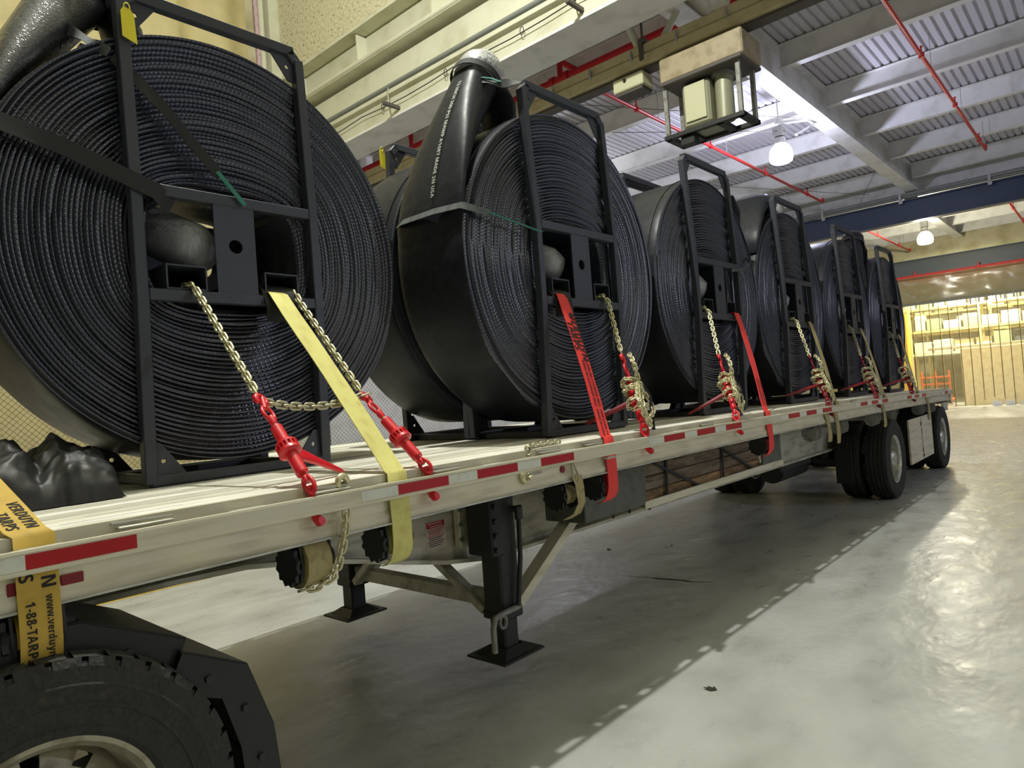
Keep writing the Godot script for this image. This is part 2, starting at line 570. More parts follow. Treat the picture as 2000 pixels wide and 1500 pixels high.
func lamps() -> void:
	high_bay(V(14.4, 6.3, -2.75), 8.5, Color(0.86, 0.87, 1.0), "white domed high bay lamp beside the white girder, nearer of the two in view", M.glow, 0.76)
	high_bay(V(25.6, 5.85, -2.3), 10, Color(1.0, 0.97, 0.86), "smaller domed high bay lamp in the second roof bay above the last hose roll", M.glow_warm, 0.7)
	high_bay(V(2.2, 9.0, -1.1), 52, Color(1.0, 0.997, 0.965), "high bay lamp out of view above the front of the trailer", M.glow_warm, 2.4)
	high_bay(V(2.0, 9.0, 21.0), 18, Color(1.0, 0.997, 0.975), "high bay lamp out of view by the far right wall of the front hall", M.glow_warm, 2.4)
	high_bay(V(17.0, 6.3, 21.0), 34, Color(0.88, 0.89, 1.0), "high bay lamp out of view by the far right wall of the second hall", M.glow, 0.76)
	high_bay(V(14.4, 6.3, 9.0), 2.6, Color(0.88, 0.89, 1.0), "high bay lamp out of view over the floor to the right of the white girder", M.glow, 0.76)
	high_bay(V(13.5, 6.3, -8.6), 3.6, Color(0.95, 0.95, 1.0), "high bay lamp in the second hall hidden behind the hose rolls", M.glow, 0.76)
	high_bay(V(33.6, 5.6, -2.0), 64, Color(1.0, 0.97, 0.85), "lamp in the store room behind the strip curtain, hidden above the opening", M.glow_warm, 1.0)

# ---------------------------------------------------------------- the building
func i_beam(m: MB, a: Vector3, b: Vector3, depth: float, width: float, fl := 0.03, web := 0.02) -> void:
	# a and b lie on the middle of the top flange's upper face
	var side := (b - a).cross(Vector3.UP)
	m.bar(a - Vector3.UP * fl / 2, b - Vector3.UP * fl / 2, side, width, fl)
	m.bar(a - Vector3.UP * (depth - fl / 2), b - Vector3.UP * (depth - fl / 2), side, width, fl)
	m.bar(a - Vector3.UP * depth / 2, b - Vector3.UP * depth / 2, side, web, depth - fl * 2)

func ribbed_deck(x0: float, x1: float, z0: float, z1: float, y: float) -> MB:
	var m := mb()
	m.flat()
	var p := 0.152
	var z := z0
	while z < z1:
		var pr := [[0.0, 0.0], [0.095, 0.0], [0.108, 0.04], [0.139, 0.04], [p, 0.0]]
		for k in 4:
			m.quad(V(x0, y + pr[k][1], z + pr[k][0]), V(x1, y + pr[k][1], z + pr[k][0]), V(x1, y + pr[k + 1][1], z + pr[k + 1][0]), V(x0, y + pr[k + 1][1], z + pr[k + 1][0]), Vector2(0, 0), Vector2(1, 0))
		z += p
	m.box(V((x0 + x1) / 2, y + 0.14, (z0 + z1) / 2), V(x1 - x0, 0.16, z1 - z0))
	return m

func building() -> void:
	structure("floor", mb().box(V(15, -0.1, 6), V(66, 0.2, 44)), M.floor)
	structure("wall_front", mb().box(V(-12.2, 6, 6), V(0.4, 12.4, 44)), M.dim_wall)
	structure("wall_right", mb().box(V(15, 6, 27.2), V(66, 12.4, 0.4)), M.dim_wall)
	structure("wall_left", mb().box(V(-2.2, 6, -10.7), V(20.2, 12.4, 0.4)), M.cream_wall)
	structure("wall_left", mb().box(V(28, 4, -13.2), V(40, 8.4, 0.4)), M.white_steel)
	structure("wall_back", mb().box(V(46.2, 4, 6), V(0.4, 8.4, 42)), M.cream_wall)
	structure("ceiling", mb().box(V(-2.1, 12.1, 8), V(20.4, 0.3, 39)), M.cream)
	var deck := structure("ceiling", ribbed_deck(7.9, 23.4, -13, 27, 7.55), M.deck_steel)
	# ---- header wall over the opening between the two halls
	var hw := structure("wall_header", mb().box(V(7.72, 10.3, 8), V(0.36, 3.8, 38.4)), M.spray)
	var g := mb()
	g.box(V(7.72, 7.12, 8), V(0.3, 0.96, 38.4), 0.01)
	structure("lintel_face", g, M.cream, hw)
	g = mb()
	g.box(V(7.66, 8.4, 8), V(0.52, 0.05, 38.4)).box(V(7.66, 7.72, 8), V(0.56, 0.05, 38.4)).box(V(7.74, 8.05, 8), V(0.1, 0.62, 38.4))
	g.tube([V(7.4, 7.75, -10.4), V(7.4, 7.75, 13)], 0.05, 10)
	structure("lintel_girder", g, M.cream, hw)
	for k in 12:
		structure("stiffener", mb().box(V(7.6, 8.05, -9.6 + k * 2.0), V(0.22, 0.6, 0.03)), M.cream, hw)
	structure("soffit_plate", mb().box(V(7.9, 6.62, 8), V(0.7, 0.04, 38.4)), M.white_steel, hw)
	# jamb at the left end of the header
	g = mb()
	g.box(V(7.5, 6, -10.35), V(0.34, 12, 0.3), 0.01).box(V(7.62, 4.5, -11.6), V(0.3, 9, 2.6))
	structure("trim_1", g, M.cream)
	structure("trim_2", mb().tube([V(7.2, 0, -10.3), V(7.2, 12, -10.3)], 0.06, 8), M.cream)
	# ---- steel of the second hall
	g = mb()
	i_beam(g, V(7.9, 7.55, -2.1), V(23.4, 7.55, -2.1), 0.68, 0.34)
	structure("girder", g, M.white_steel, deck)
	g = mb()
	i_beam(g, V(7.9, 7.55, -10.6), V(23.4, 7.55, -10.6), 0.68, 0.34)
	structure("girder", g, M.white_steel, deck)
	g = mb()
	i_beam(g, V(7.9, 7.55, 6.4), V(23.4, 7.55, 6.4), 0.68, 0.34)
	structure("girder", g, M.white_steel, deck)
	for k in 6:
		var x := 9.9 + k * 2.53
		for s in [[-13.0, -10.75], [-10.45, -2.25], [-1.95, 6.25], [6.55, 27.0]]:
			g = mb()
			i_beam(g, V(x, 7.53, s[0]), V(x, 7.53, s[1]), 0.42, 0.16, 0.016, 0.012)
			structure("purlin", g, M.white_steel, deck)
			if s[0] > -11 and s[0] < 6:
				g = mb().box(V(x, 7.33, s[0] + 0.04), V(0.02, 0.28, 0.08))
				for j in 3:
					g.box(V(x - 0.012, 7.23 + 0.1 * j, s[0] + 0.05), V(0.016, 0.022, 0.022))
				structure("beam_clip", g, M.white_steel, deck)
	# ---- the deep cross beam that ends this bay, with the dark blue crane beam before it
	g = mb()
	g.box(V(23.55, 7.2, 7), V(0.1, 0.9, 40)).box(V(23.5, 6.74, 7), V(0.36, 0.04, 40)).box(V(23.5, 7.64, 7), V(0.36, 0.04, 40))
	structure("cross_beam", g, M.white_steel, deck)
	g = mb()
	i_beam(g, V(23.3, 6.66, -13), V(23.3, 6.66, 13), 0.66, 0.32, 0.04, 0.05)
	var cb := thing("crane_beam", "dark blue steel beam crossing the hall in front of the second roof bay", "beam", V(23.3, 6.0, 0))
	part(cb, "beam_body", g, M.blue_steel)
	g = mb()
	g.tube([V(23.1, 6.72, -13), V(23.1, 6.72, 13)], 0.035, 8).tube([V(23.02, 6.8, -13), V(23.02, 6.8, 13)], 0.03, 8)
	part(cb, "conductor_pipe", g, M.conduit)
	for k in 7:
		part(cb, "pipe_clamp", mb().box(V(23.06, 6.74, -9 + k * 2.2), V(0.14, 0.2, 0.06)).box(V(23.1, 6.6, -9 + k * 2.2), V(0.1, 0.1, 0.1)), M.fixture)
	# ---- third bay: lower roof and far end
	var d2 := structure("ceiling", ribbed_deck(23.6, 46, -13, 27, 7.1), M.deck_steel)
	for k in 4:
		g = mb()
		i_beam(g, V(25.2 + k * 1.9, 7.08, -13), V(25.2 + k * 1.9, 7.08, 13), 0.42, 0.16, 0.016, 0.012)
		structure("purlin", g, M.white_steel, d2)
	g = mb()
	i_beam(g, V(23.6, 7.1, -2.2), V(31.3, 7.1, -2.2), 0.55, 0.3)
	structure("girder", g, M.white_steel, d2)
	var rb := thing("end_beam", "slate grey steel beam crossing above the vinyl flap at the far end", "beam", V(31.3, 5.3, 0))
	g = mb()
	i_beam(g, V(31.2, 5.95, -13), V(31.2, 5.95, 13), 0.62, 0.34, 0.04, 0.05)
	part(rb, "beam_body", g, M.slate_steel)
	structure("wall_back_hall", mb().box(V(31.7, 6.5, 7), V(0.2, 1.2, 40)).box(V(31.7, 2.8, -10), V(0.2, 6.2, 6.4)).box(V(31.7, 2.8, 15.6), V(0.2, 6.2, 23)), M.cream_wall)
	# vinyl flap with wrinkles, and the rod that carries the curtain
	g = mb()
	g.smooth(0)
	var nz := noise(0.35, 130, 3)
	var P := func(i: int, j: int) -> Vector3:
		var z := -6.8 + i * 0.12
		var y := 5.3 - j * 0.09
		return V(31.45 + 0.08 * nz.get_noise_2d(z * 1.6 + y * 1.2, y * 2.0) + 0.03 * sin(z * 3.0 + y * 2.0) * (j / 12.0), y, z)
	for i in 95:
		for j in 12:
			g.quad(P.call(i, j + 1), P.call(i + 1, j + 1), P.call(i + 1, j), P.call(i, j))
	var fl := thing("vinyl_flap", "shiny tan vinyl flap hanging wrinkled above the strip curtain", "curtain", V(31.45, 5.3, -2))
	part(fl, "flap_sheet", g, M.vinyl)
	part(fl, "bottom_pipe", mb().tube([V(31.4, 4.2, -7), V(31.4, 4.2, 4.5)], 0.05, 10), M.conduit)
	for k in 6:
		part(fl, "pipe_hook", mb().tube([V(31.36, 4.24, -2.0 + k * 0.27), V(31.3, 4.1, -2.0 + k * 0.27), V(31.33, 3.92 + 0.05 * (k % 3), -2.0 + k * 0.27)], 0.025, 6), M.fixture)
	strip_curtain()
	store_room()
	# ---- near hall: canvas curtain, foam pipe
	g = mb()
	g.smooth(0)
	var Q := func(i: int, j: int) -> Vector3:
		var x := -5.0 + i * 0.1
		var deep := 0.03 if x < 5.4 else 0.13
		return V(x, j * 1.2, -10.2 + deep * sin(x * 5.2 + 0.5 * sin(x * 2.1)) + 0.02 * sin(j * 1.3 + x))
	for i in 119:
		for j in 10:
			g.quad(Q.call(i, j), Q.call(i + 1, j), Q.call(i + 1, j + 1), Q.call(i, j + 1))
	var cv := thing("canvas_curtain", "tall tan canvas curtain hung against the left wall behind the first roll", "curtain", V(1, 0, -10.2))
	part(cv, "curtain_cloth", g, M.canvas)
	var pf := thing("foam_pipe", "thin pinkish speckled insulated pipe standing at the edge of the canvas curtain", "pipe", V(6.98, 0, -10.1))
	part(pf, "pipe_lagging", mb().tube(range(13).map(func(k): return V(6.98 + 0.012 * (k % 2), k * 1.0, -10.1)), 0.045, 8), M.pink_foam)
	fence()
	floor_marks()
	overhead()

func strip_curtain() -> void:
	var t := thing("strip_curtain", "clear yellowish plastic strip curtain closing the opening at the far end", "curtain", V(31.5, 0, -1.5))
	rng.seed = 77
	for k in 29:
		var z := -6.1 + k * 0.317
		var m := mb()
		m.smooth(0)
		var off := 0.012 if k % 2 else 0.0
		var torn := (0.24 + 0.1 * (k % 2)) if (k >= 14 and k <= 16) else 0.03
		for i in 4:
			var a := -0.175 + i * 0.0875
			var b := a + 0.0875
			var xa := 31.5 + off + 0.03 * (a * a / 0.03)
			var xb := 31.5 + off + 0.03 * (b * b / 0.03)
			m.quad(V(xa, torn + 0.05 * (i % 2) * (1 if torn > 0.1 else 0), z + a), V(xb, torn + 0.04 * (i % 3) * (1 if torn > 0.1 else 0), z + b), V(xb, 4.2, z + b), V(xa, 4.2, z + a))
		var s := part(t, "curtain_strip", m, M.strip)
		var e := mb().tube([V(31.49 + off, torn, z - 0.175), V(31.49 + off, 2.0, z - 0.175 + rng.randf_range(-0.006, 0.006)), V(31.49 + off, 4.2, z - 0.175)], 0.012, 5)
		part(s, "strip_edge", e, M.strip_edge)
	for k in 3:
		var pz := -1.62 + k * 0.42
		var pp := mb()
		pp.flat()
		for i in 5:
			var h0 := 0.14 + 0.09 * ((i * 7 + k * 3) % 4) / 3.0
			var h1 := 0.14 + 0.09 * (((i + 1) * 7 + k * 3) % 4) / 3.0
			pp.quad(V(31.62, 0.0, pz + i * 0.06), V(31.62, 0.0, pz + i * 0.06 + 0.06), V(31.6, h1, pz + i * 0.06 + 0.06), V(31.6, h0, pz + i * 0.06))
		var w := thing("paper_scrap", ["pale torn scrap at the foot of the curtain, leftmost of three", "pale torn scrap at the foot of the curtain, middle of three", "pale torn scrap at the foot of the curtain, rightmost of three"][k], "scrap", V(31.62, 0, pz), "pale torn scraps under the strip curtain")
		part(w, "scrap_sheet", pp, M.paper)

func store_room() -> void:
	rng.seed = 5
	var tones: Array = [M.card, M.card_white, M.card_white, M.card_green, M.card_dark, M.card]
	# two long racks behind the curtain with cartons on every level
	for r in 2:
		var x := 35.2 + r * 3.6
		var t := thing("pallet_rack", ["tall yellow rack of cartons just behind the strip curtain", "farther tall rack of cartons behind the strip curtain"][r], "rack", V(x, 0, -2.5), "racks in the store room")
		for k in 6:
			var z := -10.0 + k * 2.6
			part(t, "upright", mb().box(V(x - 0.5, 2.6, z), V(0.09, 5.2, 0.09)).box(V(x + 0.5, 2.6, z), V(0.09, 5.2, 0.09)).bar(V(x - 0.5, 0.4, z), V(x + 0.5, 1.8, z), V(0, 0, 1), 0.04, 0.04).bar(V(x + 0.5, 1.8, z), V(x - 0.5, 3.2, z), V(0, 0, 1), 0.04, 0.04), M.yellow_pale)
		for lv in 3:
			var y := 2.2 + lv * 1.0
			part(t, "rack_beam", mb().box(V(x - 0.5, y, -3.5), V(0.06, 0.1, 13.2)).box(V(x + 0.5, y, -3.5), V(0.06, 0.1, 13.2)), M.card_white if lv == 0 else M.yellow_pale)
		for lv in 3:
			var z := -8.0
			while z < 3.2:
				var w := rng.randf_range(0.35, 0.75)
				var h := rng.randf_range(0.35, 0.72)
				var m := mb().box(V(x + rng.randf_range(-0.1, 0.1), 2.26 + lv * 1.0 + h / 2, z + w / 2), V(0.7, h, w - 0.06), 0.01)
				var c := thing("carton", "carton on a store room rack seen through the strip curtain", "carton", V(x, 2.26 + lv, z + w / 2), "cartons on the store room racks")
				part(c, "carton_body", m, tones[rng.randi() % tones.size()])
				z += w + rng.randf_range(0.0, 0.12)
	# stacked sheets fill the lower part behind the right strips
	var bp := thing("board_stack", "tall stack of tan boards standing behind the lower right of the strip curtain", "stack", V(33.0, 0, 0.6))
	for k in 7:
		part(bp, "board", mb().box(V(32.9 + k * 0.07, 1.14 + 0.02 * (k % 3), 0.4 + 0.05 * (k % 2)), V(0.05, 2.28, 6.2), 0.006), M.card)
	var lw := thing("white_lintel", "long white rail along the top of the tan boards behind the curtain", "rail", V(32.8, 2.3, 0))
	part(lw, "rail_body", mb().box(V(32.75, 2.36, -0.2), V(0.1, 0.12, 7.2), 0.01), M.card_white)
	var yc := thing("guard_post", "tall yellow steel guard post behind the curtain beside the last roll", "post", V(33.2, 0, -4.7))
	part(yc, "post_body", mb().box(V(33.2, 2.0, -4.75), V(0.3, 4.0, 0.35), 0.03), M.yellow_paint)
	var oc := thing("orange_cart", "orange slatted cart standing on the floor behind the curtain", "cart", V(33.6, 0, -3.9))
	for k in 4:
		part(oc, "slat", mb().box(V(33.4, 0.35 + k * 0.28, -3.75), V(0.06, 0.08, 1.1), 0.01), M.orange_paint)
	for k in 3:
		part(oc, "cart_post", mb().box(V(33.46, 0.75, -4.25 + k * 0.5), V(0.07, 1.4, 0.07), 0.01), M.orange_paint)
	part(oc, "cart_bed", mb().box(V(33.8, 0.24, -3.75), V(0.7, 0.1, 1.1), 0.02), M.orange_paint)
	# bollard in front of the opening, yellow, low
	var b := thing("bollard", "yellow bollard standing on the floor behind the tail of the trailer", "bollard", V(22.0, 0, -4.5))
	part(b, "bollard_body", mb().lathe([[0.0, 1.25], [0.1, 1.23], [0.14, 1.15], [0.14, 0.0]], Transform3D(Basis(), V(22.0, 0, -4.5)), 16), M.yellow_paint)

func fence() -> void:
	var t := thing("chain_link_fence", "chain link fence standing behind the trailer along the left side", "fence", V(3, 0, -7))
	var m := mb()
	m.smooth(0)
	var x0 := -3.0
	var x1 := 9.0
	var h := 2.4
	var wire := func(a: Vector3, b: Vector3) -> void:
		var d := (b - a).normalized()
		var n := d.cross(Vector3.BACK).normalized() * 0.0024
		var o := Vector3.BACK * 0.0024
		m.quad(a + n, b + n, b + o, a + o)
		m.quad(a + o, b + o, b - n, a - n)
		m.quad(a - n, b - n, b + n, a + n)
	var c := x0 - h
	while c < x1:
		var a0 := maxf(c, x0)
		var b0 := minf(c + h, x1)
		wire.call(V(a0, a0 - c, -7.0), V(b0, b0 - c, -7.0))
		wire.call(V(a0, h - (a0 - c), -7.006), V(b0, h - (b0 - c), -7.006))
		c += 0.07
	part(t, "wire_mesh", m, M.wire_galv).set_meta("kind", "stuff")
	for k in 5:
		part(t, "fence_post", mb().tube([V(-3.0 + k * 3.0, 0, -7.03), V(-3.0 + k * 3.0, 2.45, -7.03)], 0.03, 10), M.wire_galv)
	part(t, "top_pipe", mb().tube([V(-3, 2.42, -7.0), V(9, 2.42, -7.0)], 0.022, 8), M.wire_galv)

func floor_marks() -> void:
	var t := thing("floor_line", "thin yellow line painted on the floor beyond the trailer", "line", V(3, 0, -5.1))
	part(t, "paint_stripe", mb().box(V(2.8, 0.0025, -5.12), V(5.6, 0.004, 0.09)), M.yellow_line)
	t = thing("floor_crack", "thin dark crack in the floor under the trailer", "crack", V(5.4, 0, -1.0))
	var m := mb()
	m.flat()
	var n := noise(0.9, 140, 3)
	for i in 24:
		var s0 := i / 24.0
		var s1 := (i + 1) / 24.0
		var w0 := 0.014 * sin(PI * s0) * (1.0 if s0 > 0.45 else 0.35)
		var w1 := 0.014 * sin(PI * s1) * (1.0 if s1 > 0.45 else 0.35)
		var a := V(5.16 + 0.12 * s0 + 0.05 * n.get_noise_1d(s0 * 3), 0.0025, -1.35 + 0.95 * s0)
		var b := V(5.16 + 0.12 * s1 + 0.05 * n.get_noise_1d(s1 * 3), 0.0025, -1.35 + 0.95 * s1)
		m.quad(a - V(w0, 0, 0), a + V(w0, 0, 0), b + V(w1, 0, 0), b - V(w1, 0, 0))
	part(t, "crack_groove", m, M.dark_stain)
	rng.seed = 9
	var spots := [[5.9, -1.9, "under the tool box"], [6.3, -1.4, "beside the floor crack"], [4.2, -1.9, "behind the landing leg"], [9.3, -0.2, "in front of the trailer wheels"], [3.4, 0.45, "near the edge of the trailer's shadow"]]
	for s in spots:
		var d := thing("leaf_scrap", "small dark dry scrap lying on the floor " + s[2], "scrap", V(s[0], 0, s[1]))
		var mm := mb()
		mm.flat()
		for k in 3:
			var a := rng.randf() * TAU
			mm.tri(V(s[0], 0.004, s[1]), V(s[0] + 0.05 * cos(a), 0.012, s[1] + 0.05 * sin(a)), V(s[0] + 0.04 * cos(a + 0.8), 0.006, s[1] + 0.04 * sin(a + 0.8)))
		part(d, "scrap_piece", mm, M.dark_stain)

func overhead() -> void:
	# grey conduit along the lintel, carried on channel struts
	var t := thing("steel_conduit", "grey steel conduit running along the cream lintel", "pipe", V(7.45, 7.1, -2))
	part(t, "conduit_pipe", mb().tube([V(7.42, 7.08, -10.3), V(7.42, 7.05, -3), V(7.42, 7.02, 5)], 0.042, 10), M.conduit)
	for k in 3:
		var z: float = [-6.9, -3.05, 0.8][k]
		var s := part(t, "channel_strut", mb().box(V(7.5, 6.72, z + 0.25), V(0.56, 0.06, 0.055), 0.006), M.tan_dark)
		part(s, "strut_hook", mb().tube([V(7.36, 6.74, z + 0.25), V(7.36, 6.92, z + 0.22), V(7.4, 7.05, z + 0.2)], 0.012, 6), M.fixture)
	var w := thing("hanging_cable", "thin black cable strung below the conduit on the lintel", "cable", V(7.42, 6.8, -3))
	part(w, "cable_run", mb().tube(range(20).map(func(k): return V(7.5, 6.86 - 0.05 * sin(PI * (k % 4) / 4.0), -10 + k * 0.6)), 0.008, 5), M.wire)
	for k in 4:
		part(w, "cable_ring", mb().loop(range(10).map(func(j): return V(7.5, 6.84 + 0.06 * sin(TAU * j / 10), -8.6 + k * 1.6 + 0.035 * cos(TAU * j / 10))), 0.006, 5, V(1, 0, 0)), M.wire)
	# main sprinkler pipe
	var p := thing("sprinkler_main", "thick red sprinkler main running across the roof past the header", "pipe", V(9.45, 7.0, -3))
	part(p, "main_pipe", mb().tube([V(9.45, 7.0, -13), V(9.45, 7.0, 13)], 0.085, 14), M.red_pipe)
	for z in [-4.75, -4.45]:
		part(p, "coupling", mb().tube([V(9.45, 7.0, z - 0.05), V(9.45, 7.0, z + 0.05)], 0.11, 14), M.red_pipe)
	for z in [-9.0, -6.2, -1.8]:
		part(p, "pipe_hanger", mb().tube([V(9.45, 7.1, z), V(9.45, 7.5, z)], 0.008, 6).loop(range(12).map(func(j): return V(9.45 + 0.1 * cos(TAU * j / 12), 7.0 + 0.1 * sin(TAU * j / 12), z)), 0.01, 5, V(0, 0, 1)), M.fixture)
	var el := mb().tube([V(9.45, 7.0, -4.6), V(9.45, 7.28, -4.6), V(9.55, 7.34, -4.6), V(10.1, 7.34, -4.6)], 0.05, 10)
	el.tube([V(10.05, 7.34, -4.6), V(10.15, 7.34, -4.6)], 0.075, 10)
	part(p, "riser_elbow", el, M.red_pipe)
	var st := mb().lathe([[0.0, 0.55], [0.02, 0.5], [0.035, 0.42], [0.03, 0.3], [0.05, 0.28], [0.05, 0.2], [0.04, 0.0]], Transform3D(Basis(), V(9.45, 7.08, -8.55)), 12)
	part(p, "sprinkler_riser", st, M.red_pipe)
	# branch lines along the hall
	var lines := [[8.9, 21.2, 6.7, -4.02, M.red_pipe, "long thin red branch pipe running over the rolls towards the far end"], [8.0, 20.0, 6.75, 0.1, M.red_pipe, "thin red branch pipe crossing the purlins right of the girder"], [24.2, 31.0, 6.3, -3.8, M.pink_pipe, "short red branch pipe in the second roof bay left of its lamp"], [24.2, 31.0, 6.35, 0.0, M.pink_pipe, "short red branch pipe in the second roof bay at the right edge"]]
	for l in lines:
		var b := thing("sprinkler_branch", l[5], "pipe", V(l[0], l[2], l[3]), "sprinkler branch pipes")
		part(b, "branch_pipe", mb().tube([V(l[0], l[2], l[3]), V(l[1], l[2], l[3]), V(l[1], l[2] + 0.12, l[3])], 0.032, 8), l[4])
		var x: float = l[0] + 2.0
		while x < l[1]:
			part(b, "sprinkler_head", mb().lathe([[0.0, 0.16], [0.03, 0.15], [0.012, 0.12], [0.02, 0.05], [0.045, 0.03], [0.045, -0.04], [0.0, -0.04]], Transform3D(Basis(), V(x, l[2], l[3])), 10), l[4])
			part(b, "pipe_hanger", mb().tube([V(x + 0.8, l[2], l[3]), V(x + 0.8, 7.4, l[3])], 0.006, 5), M.fixture)
			x += 3.0
	var pr := thing("rear_sprinkler", "red sprinkler pipe running along the underside of the slate end beam", "pipe", V(31.0, 5.28, -1))
	part(pr, "pipe_run", mb().tube([V(30.95, 5.27, -8), V(30.95, 5.27, 6)], 0.045, 8), M.pink_pipe)
	for k in 3:
		part(pr, "sprinkler_head", mb().lathe([[0.0, 0.16], [0.03, 0.15], [0.02, 0.05], [0.06, 0.04], [0.06, -0.04], [0.0, -0.04]], Transform3D(Basis(), V(30.95, 5.3, -3.7 + k * 2.1)), 10), M.pink_pipe)
	# monorail with its trolley, motor and cage
	var mr := thing("monorail_track", "tan boxed crane track running across the hall below the roof", "track", V(8.8, 6.3, -2))
	part(mr, "upper_channel", mb().box(V(8.8, 6.47, 0), V(0.3, 0.14, 26), 0.012), M.tan_rail)
	part(mr, "lower_channel", mb().box(V(8.8, 6.31, 0), V(0.34, 0.15, 26), 0.012), M.tan_rail)
	part(mr, "track_slot", mb().box(V(8.8, 6.22, 0), V(0.2, 0.05, 26)), M.tan_dark)
	for k in 9:
		part(mr, "track_clip", mb().box(V(8.63, 6.4, -4.9 + k * 0.72), V(0.03, 0.11, 0.035), 0.005).tube([V(8.62, 6.4, -4.9 + k * 0.72), V(8.62, 6.5, -4.9 + k * 0.72)], 0.012, 6), M.fixture)
	for z in [-5.9, -2.55, 1.2]:
		part(mr, "track_hanger", mb().box(V(8.8, 6.57, z), V(0.4, 0.06, 0.1), 0.01).tube([V(8.65, 6.55, z), V(8.65, 7.5, z)], 0.018, 8).bar(V(8.62, 6.58, z - 0.02), V(8.62, 6.3, z - 0.02), V(0, 0, 1), 0.06, 0.02), M.tan_dark)
	var h := thing("hoist_trolley", "tan hoist trolley with a motor cage hanging from the crane track", "hoist", V(8.8, 5.0, -1.7))
	part(h, "trolley_box", mb().box(V(8.85, 5.98, -1.68), V(0.62, 0.34, 1.18), 0.02), M.tan_box)
	part(h, "trolley_pan", mb().box(V(8.85, 5.79, -1.68), V(0.66, 0.05, 1.14), 0.01), M.tan_dark)
	part(h, "motor_body", mb().box(V(8.85, 5.44, -1.83), V(0.36, 0.6, 0.4), 0.03), M.motor)
	part(h, "motor_plate", mb().box(V(8.655, 5.46, -1.83), V(0.02, 0.5, 0.3), 0.006), M.box_white)
	part(h, "motor_drum", mb().tube([V(8.85, 5.76, -1.5), V(8.85, 5.14, -1.5)], 0.12, 16), M.motor)
	part(h, "drum_cap", mb().tube([V(8.85, 5.8, -1.5), V(8.85, 5.72, -1.5)], 0.16, 16), M.steel_grey)
	for z in [-2.24, -1.2]:
		part(h, "cage_leg", mb().box(V(8.62, 5.44, z), V(0.05, 0.72, 0.06), 0.006), M.steel_grey)
		part(h, "cage_leg", mb().box(V(9.08, 5.44, z), V(0.05, 0.72, 0.06), 0.006), M.steel_grey)
	var cg := mb().box(V(8.62, 5.07, -1.72), V(0.08, 0.06, 1.14), 0.006).box(V(9.08, 5.07, -1.72), V(0.08, 0.06, 1.14), 0.006)
	for z in [-2.24, -1.95, -1.5, -1.2]:
		cg.box(V(8.85, 5.07, z), V(0.5, 0.06, 0.1), 0.006)
	part(h, "cage_base", cg, M.steel_black)
	part(h, "cage_plate", mb().box(V(8.85, 5.1, -1.72), V(0.34, 0.04, 0.5), 0.006), M.motor)
	part(h, "cage_foot", mb().box(V(8.72, 4.98, -1.98), V(0.16, 0.12, 0.2), 0.01), M.steel_black)
	var eb := thing("switch_box", "small cream switch box hanging under the crane track left of the hoist", "box", V(8.75, 6.05, -2.83))
	part(eb, "box_case", mb().box(V(8.78, 6.08, -2.83), V(0.3, 0.2, 0.5), 0.015), M.box_white)
	part(eb, "box_base", mb().box(V(8.8, 5.96, -2.83), V(0.28, 0.05, 0.44), 0.008), M.tan_dark)
	part(eb, "box_knob", mb().tube([V(8.63, 6.12, -2.87), V(8.6, 6.12, -2.87)], 0.025, 10), M.wire)
	# duct boxes and flexible conduit near the top of the picture
	var db := thing("junction_duct", "pale green duct box under the roof at the top of the picture", "duct", V(9.2, 7.2, -2.0))
	part(db, "duct_body", mb().box(V(9.0, 7.2, -1.95), V(0.9, 0.5, 0.85), 0.03), M.cream)
	part(db, "duct_neck", mb().tube([V(8.9, 6.98, -2.05), V(8.85, 6.8, -2.15), V(8.82, 6.6, -2.3)], 0.05, 10), M.cream)
	var fc := thing("bent_conduit", "thick cream conduit bending down to the crane track from above", "pipe", V(8.6, 7, -3))
	part(fc, "conduit_bend", mb().tube([V(8.0, 7.3, -3.6), V(8.3, 7.28, -3.25), V(8.55, 7.1, -2.95), V(8.68, 6.85, -2.75), V(8.72, 6.55, -2.66)], 0.055, 10), M.cream)
	# lamp bracket and slack cables by the lamp
	var br := thing("lamp_bracket", "grey bracket arm holding the nearer lamp to the girder", "bracket", V(14.4, 6.95, -2.4))
	part(br, "bracket_arm", mb().bar(V(14.2, 6.86, -2.75), V(14.75, 6.9, -2.15), Vector3.UP, 0.06, 0.06), M.white_steel)
	part(br, "bracket_brace", mb().bar(V(14.5, 6.6, -2.45), V(14.9, 6.85, -2.2), Vector3.UP, 0.04, 0.04), M.white_steel)
	var sw := thing("sway_wires", "thin sway wires strung between the purlins by the lamp", "wire", V(12, 7, -3))
	for a in [[V(9.9, 6.95, -5.2), V(14.4, 6.9, -2.4)], [V(14.4, 6.7, -2.6), V(12.4, 7.1, -5.5)], [V(17.5, 7.05, -6.0), V(22.9, 7.0, -3.2)], [V(20, 7.1, -2.2), V(23.2, 6.75, -3.6)]]:
		part(sw, "wire_run", mb().tube([a[0], a[1]], 0.007, 5), M.wire_galv)

